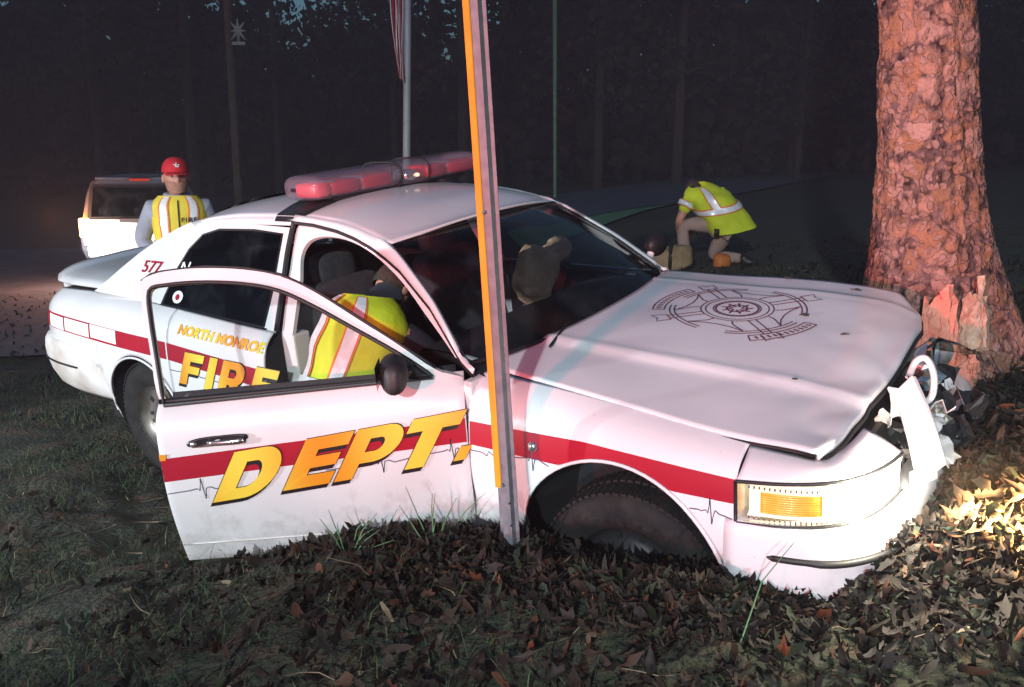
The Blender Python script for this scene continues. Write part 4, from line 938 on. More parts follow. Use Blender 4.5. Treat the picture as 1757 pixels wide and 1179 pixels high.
# ------------------------------------------------------------------ signpost in front of the car
B = Vector((.005, 2.76, .24)); T_ = Vector((-.125, 2.80, 2.36))
def at(t): return B + (T_ - B) * t
ax = (T_ - B).normalized(); sp = empty('sign_post', tuple(B)); tag(sp, 'leaning galvanised signpost with yellow reflective strip in front of the car', 'sign post')
prof = [(-.034, -.004), (-.020, -.004), (-.014, -.030), (.014, -.030), (.020, -.004), (.034, -.004)]
yawp = R_(-16); cx_, sx_ = math.cos(yawp), math.sin(yawp)
rows = [[tuple(at(t) + Vector((p[0] * cx_ - p[1] * sx_, p[0] * sx_ + p[1] * cx_, 0))) for p in prof] for t in np.linspace(-.06, 1.03, 60)]
sub(grid('channel', rows, 'galv', thick=.004, offset=0, smooth=False), sp)
M['ystrip'] = mat('yellow_reflective_strip', (.66, .28, .012), .45, 0, (.74, .36, .02), 6)
rows = [[tuple(at(t) + Vector((p[0] * cx_ - p[1] * sx_, p[0] * sx_ + p[1] * cx_, 0))) for p in ((-.034, -.012), (-.032, -.034), (-.013, -.037), (-.011, -.034))] for t in np.linspace(.16, 1.03, 30)]
sub(grid('reflective_strip', rows, 'ystrip', thick=.003, offset=0, smooth=False), sp)
for t in (.165, .6):
    p = at(t); v, f = blob((p.x - .018, p.y - .040, p.z), (.012, .008, .012), .8, None, 10, 6); sub(mk('bolt', v, f, 'galv'), sp)
for k in range(26):
    t = .02 + k * .038; p = at(t)
    if k < 4: v, f = blob((p.x + .004, p.y - .034, p.z), (.009, .003, .009), .8, None, 10, 6); sub(mk('bolt_hole', v, f, 'black'), sp)
o = sub(MB().box((T_.x - .125, T_.y - .04, 2.365 + .30), (.46, .004, .60)).build('sign_plate', 'galv', smooth=False), sp)

# ------------------------------------------------------------------ flagpole, poles
def pole(name, base, top, r0, r1, m, label, cat, H=None):
    r = empty(name, tuple(base)); tag(r, label, cat)
    pts = [Vector(base) + (Vector(top) - Vector(base)) * k / 12 for k in range(13)]
    sub(MB().tube(pts, [r0 + (r1 - r0) * k / 12 for k in range(13)], 12).build('pole', m), r); return r
fy = 16; fb_ = (-2.0, fy, gz1(-2.0, fy)); ft = (-1.75, fy, 8.0)
fpole = pole('flagpole', fb_, ft, .075, .055, 'pole', 'slim pale flagpole rising behind the roof light bar', 'flagpole')
v, f = blob((ft[0], ft[1], ft[2] + .06), (.16, .16, .16), 1); sub(mk('finial', v, f, 'pole'), fpole)
# flag hanging limp, striped
fl = empty('flag', (-1.98, fy - .05, 4.2)); tag(fl, 'limp red and white striped flag hanging at the flagpole', 'flag')
for s in range(9):
    rows = []
    for i in range(14):
        t = i / 13; z = 6.2 - 3.05 * t; row = []
        for j in range(4):
            q = (s + j / 3) / 9; x = -1.93 - q * .24 * (1 - .55 * t ** 3) - .02 * math.sin(t * 9 + s); y = fy - .12 + .07 * math.sin(q * 16 + t * 3); row.append((x, y, z + .25 * q + .12 * q * math.sin(5 * t)))
        rows.append(row)
    sub(grid('stripe', rows, 'flagred' if s % 2 else 'flagwhite', thick=.004), fl)
gp = pole('light_pole', (1.50, 30, gz1(1.5, 30) - .1), (1.39, 30, 11), .055, .085, 'greenpole', 'thin greenish pole standing at the wood edge right of the signpost', 'pole')
up = pole('utility_pole', (-5.75, 18, gz1(-5.75, 18) - .1), (-5.68, 18, 9), .085, .07, 'brownpole', 'faint brown wooden pole at the wood edge behind the sedan', 'pole')
# small pale ornament on a bracket of the pole
orn = []
rows = []
ornp = Vector((-5.50, 17.9, 4.35))
mb = MB()
for k in range(8):
    a = 2 * math.pi * k / 8; mb.tube([ornp, ornp + Vector((.20 * math.cos(a) * (1 if k % 2 else .75), 0, .24 * math.sin(a)))], [.045, .008], 6)
mb.box((ornp.x, ornp.y, ornp.z - .24), (.26, .05, .06)); o = mb.build('star_ornament', 'pole', smooth=False)
sub(o, up); sub(MB().tube([(-5.70, 18, 4.35), (-5.50, 17.95, 4.35)], .015, 6).build('bracket', 'brownpole'), up)

# ------------------------------------------------------------------ SUV behind
SX, SY = -6.05, 14.0; SZ = gz1(SX, SY) + .06
suv = empty('parked_suv', (SX, SY, SZ), R_(22)); tag(suv, 'silver SUV seen from behind with glowing tail lamps at far left', 'suv')
def suvsec(y): # half outline (x,z) list
    return [(0.0, .30), (.70, .30), (.88, .36), (.945, .52), (.955, .80), (.93, .98), (.90, 1.02), (.80, 1.42), (.72, 1.60), (.60, 1.68), (.30, 1.715), (0, 1.72)]
def ring(y, k=1, dz=0, tk=1):
    h = suvsec(y); L = [(x * k, z * tk + dz) for x, z in h]; full = L + [(-x, z) for x, z in L[-2:0:-1]]; return [(x, y, z) for x, z in full]
rows = [ring(-.02, .90), ring(.0, .985), ring(.06, 1.0), ring(1.2), ring(2.4), ring(3.0)]
def hoodring(y, k, hmax): return [(x * k, yy, min(z, hmax)) for x, yy, z in ring(y)]
rows += [hoodring(3.7, 1, 1.10), hoodring(4.5, .97, .98), hoodring(4.75, .85, .80)]
v, f = gridf(rows, True); n = len(rows[0]); f.append(tuple(range(n))); f.append(tuple(range(len(v) - n, len(v)))[::-1])
mk('body', v, f, 'suv_shaded', suv, smooth=False)
mb = MB(); mb.box((0, -.03, .80), (1.80, .05, .42)); mb.build('tailgate', 'suv', suv, smooth=False, bevel=.02)
mb = MB(); mb.add([(x * 1.0, -.045, z) for x, z in ((-.76, 1.05), (.76, 1.05), (.69, 1.50), (-.69, 1.50))], [(0, 1, 2, 3)]); mb.build('rear_window', M['glass_dark'], suv, thick=.01, smooth=False)
mb = MB(); mb.add([(x * 1.0, -.032, z) for x, z in ((-.82, 1.02), (.82, 1.02), (.73, 1.54), (-.73, 1.54))], [(0, 1, 2, 3)]); mb.build('window_surround', 'black', suv, smooth=False)
mb = MB(); mb.box((0, .10, 1.665), (1.30, .32, .05)); mb.build('roof_spoiler', 'suv_shaded', suv, smooth=False, bevel=.02)
MB().box((0, -.06, 1.63), (.30, .04, .035)).build('brake_lamp', 'tail_dim', suv, smooth=False)
for s in (-1, 1):
    MB().box((s * .87, -.055, .88), (.15, .07, .30)).build('tail_lamp', 'tail' if s < 0 else 'tail', suv, smooth=False, bevel=.02)
    MB().box((s * .80, -.070, .66), (.16, .05, .10)).build('reversing_lamp', 'reverse', suv, smooth=False, bevel=.01)
    MB().lathe([(.20, -.12), (.34, -.12), (.37, -.08), (.37, .08), (.34, .12), (.20, .12)], (0, 0, 0), n=28)
    for yy in (.85, 3.6):
        mb = MB(); mb.lathe([(.0001, -.12), (.34, -.12), (.37, -.08), (.37, .08), (.34, .12), (.0001, .12)], (0, 0, 0), n=28); v = [(s * .82 + p[1], yy + p[0], .37 + p[2]) for p in mb.v]; mk('wheel', v, mb.f, 'tyre', suv)
    MB().box((s * .955, 1.35, 1.22), (.02, .9, .34)).build('side_window', 'glass_dark', suv, smooth=False) if False else None
MB().box((0, -.06, .50), (1.70, .12, .20)).build('rear_bumper', 'suv', suv, smooth=False, bevel=.04)
MB().box((0, -.065, .86), (.36, .015, .17)).build('number_plate', 'white', suv, smooth=False)
MB().box((0, -.062, .98), (.7, .02, .05)).build('tailgate_trim', 'chrome', suv, smooth=False)
for x, w, c, z in ((-.80, 55, (1, .97, .92), .70), (-1.20, 95, (1, .26, .05), 1.05), (.6, 40, (1, .97, .92), .70)):
    d = bpy.data.lights.new('added_suv_glow', 'POINT'); d.energy = w; d.color = c; d.shadow_soft_size = .06  # extra point lamps hung off the tailgate for white and orange glare
    o = bpy.data.objects.new('added_suv_glow', d); COL.objects.link(o); o.parent = suv; o.location = (x, -.35, z)

# ------------------------------------------------------------------ people
def skin(name, verts, edges, rad, m, root=0, parent=None, sub_=2):
    me = bpy.data.meshes.new(name); me.from_pydata([tuple(v) for v in verts], edges, []); me.materials.append(M[m] if isinstance(m, str) else m)
    o = bpy.data.objects.new(name, me); COL.objects.link(o)
    if parent: o.parent = parent
    md = o.modifiers.new('k', 'SKIN'); md.use_smooth_shade = True
    sv = me.skin_vertices[0].data
    for i, r in enumerate(rad): sv[i].radius = r if hasattr(r, '__len__') else (r, r); sv[i].use_root = (i == root)
    if sub_: s = o.modifiers.new('u', 'SUBSURF'); s.levels = sub_; s.render_levels = sub_
    return o
def loft(name, rings, m, parent, u0=0, u1=1, a0=0, a1=360, off=0, nu=20, na=40, wob=0, seed=0):
    """rings: (centre, X axis half-vector, Y axis half-vector); patch over u (ring param) and angle a"""
    K = len(rings) - 1; rows = []
    C = np.array([list(r[0]) + list(r[1]) + list(r[2]) for r in rings], float); tt = np.linspace(0, 1, K * 8 + 1); CR_ = crom(C, 8)
    full = abs(a1 - a0) >= 359.9
    for i in range(nu + 1):
        u = u0 + (u1 - u0) * i / nu; c = np.array([np.interp(u, tt, CR_[:, k]) for k in range(9)]); row = []
        for j in range(na + (0 if full else 1)):
            a = R_(a0 + (a1 - a0) * j / na); ca, sa = math.cos(a), math.sin(a); ca = math.copysign(abs(ca) ** .85, ca); sa = math.copysign(abs(sa) ** .85, sa)
            d = c[3:6] * ca + c[6:9] * sa; w = 1 + off / np.linalg.norm(d); q = c[:3] + d * w
            if wob: nn = d / np.linalg.norm(d); q = q + nn * wob * noise.noise(Vector(q) * 7 + Vector((seed, 0, 0)))
            row.append(tuple(q))
        rows.append(row)
    return grid(name, rows, m, parent, closed=full)
def head(par, c, scale, fwd, up, hair='hair', beard=False, cap=False):
    """sculpted head as a displaced ellipsoid; fwd/up are unit vectors; returns part list"""
    f = Vector(fwd).normalized(); u = Vector(up).normalized(); r = f.cross(u).normalized(); u = r.cross(f); c = Vector(c)
    def P(x, y, z): return tuple(c + scale * (r * x + f * y + u * z))   # x right, y forward, z up ; head height about .24
    rows = []; NV, NU = 26, 36
    for i in range(NV + 1):
        a = -math.pi / 2 + math.pi * i / NV; z = .120 * math.sin(a); rr = math.cos(a); row = []
        for j in range(NU):
            t = 2 * math.pi * j / NU; x = .078 * rr * math.cos(t); y = .098 * rr * math.sin(t)
            if z < 0: k = 1 - .28 * (-z / .12) ** 1.5; x *= k; y = y * (1 - .12 * (-z / .12)) + (.012 * (-z / .12) if y > 0 else .02 * (-z / .12))
            if y > 0:
                y += .026 * math.exp(-(x / .013) ** 2 - ((z + .018) / .020) ** 2)           # nose
                y += .010 * math.exp(-(x / .010) ** 2 - ((z - .008) / .018) ** 2)
                for s in (-1, 1): y -= .012 * math.exp(-((x - s * .030) / .016) ** 2 - ((z - .010) / .012) ** 2)   # eye sockets
                y += .007 * math.exp(-(x / .05) ** 2 - ((z - .030) / .010) ** 2)           # brow
                y += .006 * math.exp(-(x / .022) ** 2 - ((z + .056) / .010) ** 2) + .008 * math.exp(-(x / .022) ** 2 - ((z + .09) / .015) ** 2)
            row.append(P(x, y, z))
        rows.append(row)
    h = grid('head', rows, 'skin', par, closed=True)
    for s in (-1, 1):
        v, ff = blob((0, 0, 0), (.022, .045, .06), .9, None, 10, 8); mk('ear', [P(p[0] + s * .080, p[1] - .008, p[2] - .005) for p in v], ff, 'skin', h)
        v, ff = blob((0, 0, 0), (.022, .012, .010), .9, None, 10, 6); mk('eye', [P(p[0] + s * .030, p[1] + .082, p[2] + .010) for p in v], ff, 'hair', h)
    v, ff = blob((0, 0, 0), (.05, .010, .009), .9, None, 12, 6); mk('mouth', [P(p[0], p[1] + .090, p[2] - .056) for p in v], ff, 'beardline' if 'beardline' in M else 'skin', h)
    rows = []
    for i in range(13):
        a = math.pi / 2 * (1 - i / 12) - (.35 * i / 12); row = []
        for j in range(30):
            t = 2 * math.pi * j / 30; k = 1.09; zz = max(a, -.35 if math.sin(t) < .2 else .35); row.append(P(.078 * k * math.cos(zz) * math.cos(t), .098 * k * math.cos(zz) * math.sin(t) - .004, .120 * k * math.sin(zz)))
        rows.append(row)
    if not cap: grid('hair', rows, hair, h, closed=True)
    if beard:
        rows = []
        for i in range(8):
            z = -.035 - .075 * i / 7; rows.append([P(.082 * math.cos(R_(b)) * (1 - .30 * (-z / .12) ** 1.5), (.098 * math.sin(R_(b))) * (1 - .06 * i / 7) + .010 * i / 7 + .003, z + .018 * abs(math.cos(R_(b)))) for b in np.linspace(8, 172, 20)])
        b_ = grid('beard', rows, 'beard', h)
    return h, P
M['beard'] = mat('short_beard', (.30, .13, .09), .9, 0, (.40, .19, .13), 50, .3, 120); M['beardline'] = mat('lips', (.30, .10, .09), .6)
def hand(par, wrist, dirv, palmn, m='skin', s=1.0, curl=.6):
    w = Vector(wrist); d = Vector(dirv).normalized(); n = Vector(palmn).normalized(); r = d.cross(n).normalized(); V = [w, w + d * .045 * s, w + d * .085 * s]; E = [(0, 1), (1, 2)]; Rr = [(.022 * s, .028 * s), (.024 * s, .036 * s), (.018 * s, .036 * s)]
    for k, (o, L) in enumerate(((-.030, .060), (-.010, .075), (.011, .070), (.030, .055))):
        b = len(V); a = w + d * .085 * s + r * o * s; V += [a, a + (d * .45 - n * 0 + n * curl * .2) * L * s, a + (d * .75 + n * curl * .6) * L * s, a + (d * .8 + n * curl) * L * s]
        E += [(2, b), (b, b + 1), (b + 1, b + 2), (b + 2, b + 3)]; Rr += [(.010 * s,) * 2, (.0095 * s,) * 2, (.009 * s,) * 2, (.007 * s,) * 2]
    b = len(V); a = w + d * .03 * s - r * .03 * s; V += [a, a + (d * .5 - r * .6 + n * .3) * .05 * s, a + (d * .9 - r * .6 + n * .5) * .07 * s]; E += [(1, b), (b, b + 1), (b + 1, b + 2)]; Rr += [(.012 * s,) * 2, (.011 * s,) * 2, (.009 * s,) * 2]
    return skin('hand', V, E, Rr, m, 1, par, 1)
def person(name, loc, rz, J, label, top, bottoms, shoes='boot', bodymat='skin'):
    """J: joint dict in local metres. Keys: pelvis, waist, chest, neck, headb, Lsh, Lel, Lwr, Rsh.., Lhip, Lkn, Lan, Lto"""
    root = empty(name, loc, rz); tag(root, label, 'person')
    order = ['pelvis', 'waist', 'chest', 'neck', 'headb', 'Lsh', 'Lel', 'Lwr', 'Rsh', 'Rel', 'Rwr', 'Lhip', 'Lkn', 'Lan', 'Lto', 'Rhip', 'Rkn', 'Ran', 'Rto']; idx = {k: i for i, k in enumerate(order)}
    V = [J[k] for k in order]; E = [('pelvis', 'waist'), ('waist', 'chest'), ('chest', 'neck'), ('neck', 'headb')]
    for s in 'LR': E += [('chest', s + 'sh'), (s + 'sh', s + 'el'), (s + 'el', s + 'wr'), ('pelvis', s + 'hip'), (s + 'hip', s + 'kn'), (s + 'kn', s + 'an'), (s + 'an', s + 'to')]
    E = [(idx[a], idx[b]) for a, b in E]
    rad = {'pelvis': (.13, .11), 'waist': (.13, .10), 'chest': (.15, .11), 'neck': .055, 'headb': .05, 'sh': .065, 'el': .045, 'wr': .030, 'hip': .085, 'kn': .058, 'an': .040, 'to': .035}
    def rr(k, g=1.0, a=0): 
        v = rad.get(k, rad.get(k[1:])); v = v if hasattr(v, '__len__') else (v, v); return (v[0] * g + a, v[1] * g + a)
    skin('body', V, E, [rr(k) for k in order], bodymat, 0, root)
    if top:
        ks = ['pelvis', 'waist', 'chest', 'Lsh', 'Lel', 'Rsh', 'Rel'] + (['Lwr', 'Rwr'] if top[1] else []); ii = {k: i for i, k in enumerate(ks)}; es = [('pelvis', 'waist'), ('waist', 'chest'), ('chest', 'Lsh'), ('Lsh', 'Lel'), ('chest', 'Rsh'), ('Rsh', 'Rel')] + ([('Lel', 'Lwr'), ('Rel', 'Rwr')] if top[1] else [])
        VV = {k: Vector(J[k]) for k in ks}
        if not top[1]:
            for s in 'LR': VV[s + 'el'] = Vector(J[s + 'sh']).lerp(Vector(J[s + 'el']), .65)
        skin('shirt', [VV[k] for k in ks], [(ii[a], ii[b]) for a, b in es], [rr(k, 1.06, .018) for k in ks], top[0], 0, root)
    ks = ['pelvis', 'Lhip', 'Lkn', 'Lan', 'Rhip', 'Rkn', 'Ran']; ii = {k: i for i, k in enumerate(ks)}
    skin('trousers', [J[k] for k in ks], [(ii[a], ii[b]) for a, b in (('pelvis', 'Lhip'), ('Lhip', 'Lkn'), ('Lkn', 'Lan'), ('pelvis', 'Rhip'), ('Rhip', 'Rkn'), ('Rkn', 'Ran'))], [rr(k, 1.08, .020) for k in ks], bottoms, 0, root)
    for s in 'LR':
        a, t = Vector(J[s + 'an']), Vector(J[s + 'to']); d = (t - a).normalized(); skin('boot', [a + Vector((0, 0, .06)), a + Vector((0, 0, -.02)), a.lerp(t, .6) + Vector((0, 0, -.01)), t + d * .05], [(0, 1), (1, 2), (2, 3)], [(.066, .066), (.064, .060), (.060, .050), (.052, .042)], shoes, 0, root, 1)
    return root
def standing(h=1.0):
    return {k: Vector(v) * h for k, v in dict(pelvis=(0, 0, .95), waist=(0, .01, 1.10), chest=(0, 0, 1.34), neck=(0, 0, 1.47), headb=(0, .01, 1.56), Lsh=(-.185, 0, 1.375), Lel=(-.285, .03, 1.12), Lwr=(-.16, -.20, 1.00), Rsh=(.185, 0, 1.385), Rel=(.26, .02, 1.13), Rwr=(.20, -.14, .96),
        Lhip=(-.10, 0, .90), Lkn=(-.11, -.02, .50), Lan=(-.12, 0, .09), Lto=(-.13, -.16, .04), Rhip=(.10, 0, .90), Rkn=(.11, -.02, .50), Ran=(.12, 0, .09), Rto=(.13, -.16, .04)).items()}
# man on the left facing the camera
mx, my = -2.66, 6.83; J = standing(1.0)
man = person('person', (mx, my, gz1(mx, my) - .01), R_(20), J, 'man in red cap and yellow FIRE vest standing behind the trunk', ('grey_cloth', True), 'navy')
man.scale = (1.04, 1.02, .985)
h, P = head(man, (0, -.03, 1.615), 1.14, (.10, -1, .02), (0, 0, 1), beard=True, cap=True)
rows = []
for i in range(11):
    a = math.pi / 2 * (1 - i / 10); rows.append([P(.088 * math.cos(a) ** .8 * math.cos(t), .106 * math.cos(a) ** .8 * math.sin(t) - .004, .035 + .108 * math.sin(a)) for t in np.linspace(0, 2 * math.pi, 33)[:-1]])
capo = grid('cap', rows, 'cap', man, closed=True, thick=.004, offset=1)
rows = []
for i in range(7):
    r = i / 6; rows.append([P(.080 * math.sin(b) * (1 - .1 * r), .088 + .078 * r * math.cos(b) ** .6 - .02 * (1 - math.cos(b)), .040 - .018 * r - .010 * (math.sin(b) ** 2)) for b in np.linspace(-1.35, 1.35, 20)])
grid('brim', rows, 'cap', capo, thick=.005)
mb = MB()
for (a, b) in (((-.018, .088), (.0, .080)), ((.0, .080), (.020, .092)), ((.0, .100), (.002, .075)), ((-.012, .074), (.014, .074))):
    pts = [P(a[0] + (b[0] - a[0]) * k / 3, .106 * math.cos(math.asin(min(1, (a[1] + (b[1] - a[1]) * k / 3 - .035) / .108))) ** .8 + .003, a[1] + (b[1] - a[1]) * k / 3) for k in range(4)]; mb.tube(pts, .0035, 5)
mb.build('cap_badge', 'white', capo)
RG = [((0, .0, .86), (.195, 0, 0), (0, .135, 0)), ((0, .0, .98), (.180, 0, 0), (0, .130, 0)), ((0, .0, 1.12), (.178, 0, 0), (0, .135, 0)), ((0, -.005, 1.28), (.195, 0, 0), (0, .145, 0)), ((0, -.0, 1.40), (.190, 0, 0), (0, .125, 0)), ((0, .0, 1.475), (.125, 0, 0), (0, .085, 0))]
vest = loft('vest', RG, 'yellow_vest', man, 0, 1, 0, 360, .012, 24, 48, .012)
for a0, a1 in ((236, 252), (288, 304), (60, 75), (105, 120)): loft('reflective_band', RG, 'silver', vest, .02, .98, a0, a1, .019, 20, 5, .012)
loft('reflective_band', RG, 'silver', vest, .33, .40, 0, 360, .021, 3, 48, .012); loft('reflective_band', RG, 'silver', vest, .10, .16, 0, 360, .021, 3, 48, .012)
for a in (234, 254, 286, 306): loft('orange_piping', RG, 'orange_tape', vest, .02, .98, a - 1.4, a + 1.4, .021, 20, 2, .012)
loft('orange_piping', RG, 'orange_tape', vest, .295, .32, 0, 360, .022, 2, 48, .012); loft('zip', RG, 'black', vest, .02, .9, 269.3, 270.7, .018, 20, 2, .012)
text_decal('lettering', 'FIRE', .015, 1.27, .052, 'vinyl_black', vest, lambda x, z: (x, -.182 + 1.2 * x * x, z), .001, 0, 1.1, .115)
for s in (-1, 1): hand(man, (s * (.19 if s > 0 else .13), -.22, .98), (-s * .2, -.5, -.6), (-s * .8, 0, .2))
# collar
mb = MB(); mb.tube([(.085 * math.cos(t), .065 * math.sin(t), 1.475 + .012 * math.sin(t)) for t in np.linspace(0, 2 * math.pi, 24)], .022, 8, False); mb.build('collar', 'grey_cloth', man)

# kneeling responder on the bank, back to the camera, bent over to the left
kx, ky = 2.27, 9.55; kz = gz1(kx, ky)
K = dict(pelvis=(.08, 0, .50), waist=(.02, .03, .62), chest=(-.10, .06, .76), neck=(-.17, .16, .84), headb=(-.19, .22, .83), Lsh=(-.29, .04, .74), Lel=(-.40, .02, .50), Lwr=(-.36, .20, .36), Rsh=(.06, .12, .80), Rel=(.05, .33, .60), Rwr=(-.12, .42, .42),
         Lhip=(-.04, .02, .47), Lkn=(-.36, .02, .46), Lan=(-.32, .0, .10), Lto=(-.42, .08, .04), Rhip=(.16, .0, .44), Rkn=(.02, .16, .10), Ran=(.34, .0, .08), Rto=(.46, -.05, .04))
kn = person('person', (kx, ky, kz), 0, K, 'person in lime safety vest kneeling with back turned on the bank', ('lime', False), 'khaki')
head(kn, (-.20, .27, .835), 1.0, (-.25, .9, -.55), (-.1, .5, .85))
RK = [((.20, -.01, .41), (.24, 0, .05), (.0, .22, .02)), ((.12, 0, .52), (.25, 0, .02), (0, .21, .03)), ((.03, .03, .64), (.235, .0, .05), (0, .19, .04)), ((-.06, .05, .75), (.245, 0, .04), (0, .19, .03)), ((-.11, .09, .83), (.22, .02, .02), (0, .16, .02)), ((-.165, .13, .905), (.09, .02, .02), (0, .08, .02))]
kv = loft('vest', RK, 'lime', kn, 0, 1, 0, 360, .014, 24, 48, .03, 4)
loft('reflective_band', RK, 'silver', kv, .40, .48, 180, 370, .028, 4, 44, .03, 4); loft('orange_piping', RK, 'orange_tape', kv, .38, .50, 180, 370, .024, 4, 44, .03, 4)
loft('reflective_band', RK, 'silver', kv, .47, .97, 262, 274, .028, 16, 5, .03, 4); loft('orange_piping', RK, 'orange_tape', kv, .47, .98, 259, 277, .024, 16, 6, .03, 4)
for t in (.30,):   # sleeve band
    a = Vector(K['Lsh']); b = Vector(K['Lel']); mb = MB(); p = [a.lerp(b, q) for q in (.14, .34)]; mb.tube(p, [.100, .098], 20); o = mb.build('sleeve_band', 'silver', kn); mb = MB(); mb.tube([a.lerp(b, q) for q in (.11, .37)], [.096, .094], 20); mb.build('sleeve_piping', 'orange_tape', kn)
for s, d in (('L', (.3, .6, -.6)), ('R', (-.4, .5, -.6))): hand(kn, K[s + 'wr'], d, (0, -.5, -.8))
mb = MB(); mb.tube([(.0, -.175, .50), (.02, -.19, .43), (-.03, -.20, .38)], .014, 6); mb.box((-.02, -.195, .39), (.05, .03, .08)); mb.build('radio', 'black', kn)
# bags beside
def bag(name, c, d, m, label, cat, seed, rot=None):
    o = crumple((0, 0, 0), d, m, name, None, seed, rot, .045, 6); o.location = c; tag(o, label, cat); return o
bx, by = 1.28, 6.9
bg_ = bag('duffel_bag', (1.68, 9.15, gz1(1.68, 9.15) + .13), (.52, .34, .26), 'tan', 'tan canvas bag with dark strap left of the kneeling person', 'bag', 4, Matrix.Rotation(R_(-12), 3, 'Y'))
mb = MB(); mb.tube([(-.02 + .19 * math.cos(t) * .25 + .06, .20 * math.cos(t) , .02 + .175 * math.sin(t)) for t in np.linspace(0, 2 * math.pi, 24)], .020, 6, False); mb.build('strap', 'black', bg_)
bag('helmet_bag', (2.30, 9.3, gz1(2.3, 9.3) + .07), (.15, .16, .13), 'orange_box', 'small orange bag on the ground under the kneeling person', 'bag', 9)

CSH = Vector((-.16, .06, -.05))
# responder crouched in the open doorway, leaning into the car
cr = person('person', (0, 0, 0), 0, {k: CARM @ (Vector(v) + CSH) for k, v in dict(pelvis=(-1.22, -1.02, .56), waist=(-1.20, -.97, .72), chest=(-1.14, -.86, .98), neck=(-1.15, -.72, 1.12), headb=(-1.17, -.64, 1.15), Lsh=(-1.33, -.84, 1.04), Lel=(-1.40, -.62, .88), Lwr=(-1.36, -.42, .82),
     Rsh=(-.96, -.80, 1.05), Rel=(-.93, -.60, .86), Rwr=(-1.05, -.40, .78), Lhip=(-1.32, -1.02, .52), Lkn=(-1.42, -.98 + .0, .22), Lan=(-1.35, -1.22, .12), Lto=(-1.38, -1.10, .06), Rhip=(-1.12, -1.02, .52), Rkn=(-1.02, -.99, .36), Ran=(-1.02, -1.06, .12), Rto=(-1.0, -.96, .06)).items()},
     'person in lime vest crouching in the open car doorway', ('navy', True), 'navy')
cv = lambda p: CARM @ (Vector(p) + CSH)
def rg(c, hx, hy, tilt=0): 
    o_ = cv(c); return (tuple(o_), tuple(cv((c[0] + hx, c[1], c[2])) - o_), tuple(cv((c[0], c[1] + hy, c[2] - tilt * hy)) - o_))
RC = [rg((-1.21, -1.02, .58), .195, .15), rg((-1.20, -.97, .74), .185, .15, .3), rg((-1.165, -.90, .90), .195, .15, .3), rg((-1.13, -.85, 1.04), .205, .14, .3), rg((-1.13, -.81, 1.14), .18, .11, .3), rg((-1.14, -.78, 1.19), .10, .07, .3)]
vs = loft('vest', RC, 'lime', cr, 0, 1, 0, 360, .012, 24, 48, .02, 2)
for a0, a1 in ((236, 252), (284, 300)):
    loft('reflective_band', RC, 'silver', vs, .02, .97, a0, a1, .024, 18, 5, .02, 2); loft('orange_piping', RC, 'orange_tape', vs, .02, .98, a0 - 3, a1 + 3, .020, 18, 5, .02, 2)
loft('reflective_band', RC, 'silver', vs, .25, .33, 180, 360, .024, 4, 40, .02, 2)
mb = MB(); mb.tube([cv((-1.145, -.79, 1.08)), cv((-1.15, -.70, 1.14)), cv((-1.165, -.63, 1.16))], [.085, .075, .07], 12); mb.build('collar', 'navy', cr)
fw = (CARM.to_3x3() @ Vector((-.1, .6, -.8))); head(cr, tuple(cv((-1.18, -.58, 1.18))), 1.0, fw, CARM.to_3x3() @ Vector((0, .75, .6)))

# ------------------------------------------------------------------ woods
def crown_mesh(seed, kind):
    r = np.random.default_rng(seed); n = 900; cl_ = r.normal(0, 1, (40, 3)); V = []; F = []
    for c in range(34):
        t = r.random(); z = 3.2 + 8.5 * t; rad = (3.2 * (1 - t) ** .8 + .5) if kind == 0 else 2.6 * math.sin(math.pi * min(1, .15 + .85 * t)) ** .6 + .4
        a = r.random() * 6.28; cx, cy = rad * r.random() ** .5 * math.cos(a), rad * r.random() ** .5 * math.sin(a)
        for k in range(46):
            p = np.array((cx, cy, z)) + r.normal(0, 1, 3) * (.62, .62, .42); s = .10 + .16 * r.random(); u = r.normal(0, 1, 3); u /= np.linalg.norm(u); w = np.cross(u, r.normal(0, 1, 3)); w /= np.linalg.norm(w)
            b = len(V); V += [tuple(p - u * s), tuple(p + w * s * .6), tuple(p + u * s), tuple(p - w * s * .6)]; F.append((b, b + 1, b + 2, b + 3))
    me = bpy.data.meshes.new('crown'); me.from_pydata(V, [], F); me.materials.append(M['foliage']); return me
def trunk_mesh(seed):
    r = random.Random(seed); mb = MB(); mb.tube([(0, 0, -1.0), (.02, 0, 0), (.05 * r.uniform(-1, 1), 0, 4), (.15 * r.uniform(-1, 1), .1, 8), (.1, 0, 12)], [.24, .20, .16, .11, .03], 8)
    for k in range(9):
        a = r.uniform(0, 6.28); z = 3 + k * .95; L = 2.6 * (1 - k / 11); mb.tube([(0, 0, z), (L * .5 * math.cos(a), L * .5 * math.sin(a), z + .5), (L * math.cos(a), L * math.sin(a), z + 1.3)], [.06, .04, .01], 5)
    me = bpy.data.meshes.new('trunk'); me.from_pydata(mb.v, [], mb.f); me.materials.append(M['bark']); return me
crowns = [crown_mesh(s, s % 2) for s in range(5)]; trunks = [trunk_mesh(s) for s in range(4)]
tr_r = random.Random(11)
for k in range(64):
    row = k // 22; x = -44 + (k % 22) * 4.35 + tr_r.uniform(-1.5, 1.5); y = 37 + row * 5.5 + tr_r.uniform(-1.6, 1.6); s = tr_r.uniform(.75, 1.25)
    t = empty('forest_tree', (x, y, gz1(x, y) - .1), tr_r.uniform(0, 6)); t.scale = (s, s, s * tr_r.uniform(.9, 1.2))
    tag(t, 'dark tree in the wood behind the road', 'tree', 'dark trees of the wood behind the road')
    for nm, ms in (('trunk', trunks[k % 4]), ('crown', crowns[k % 5])):
        o = bpy.data.objects.new(nm, ms); COL.objects.link(o); o.parent = t
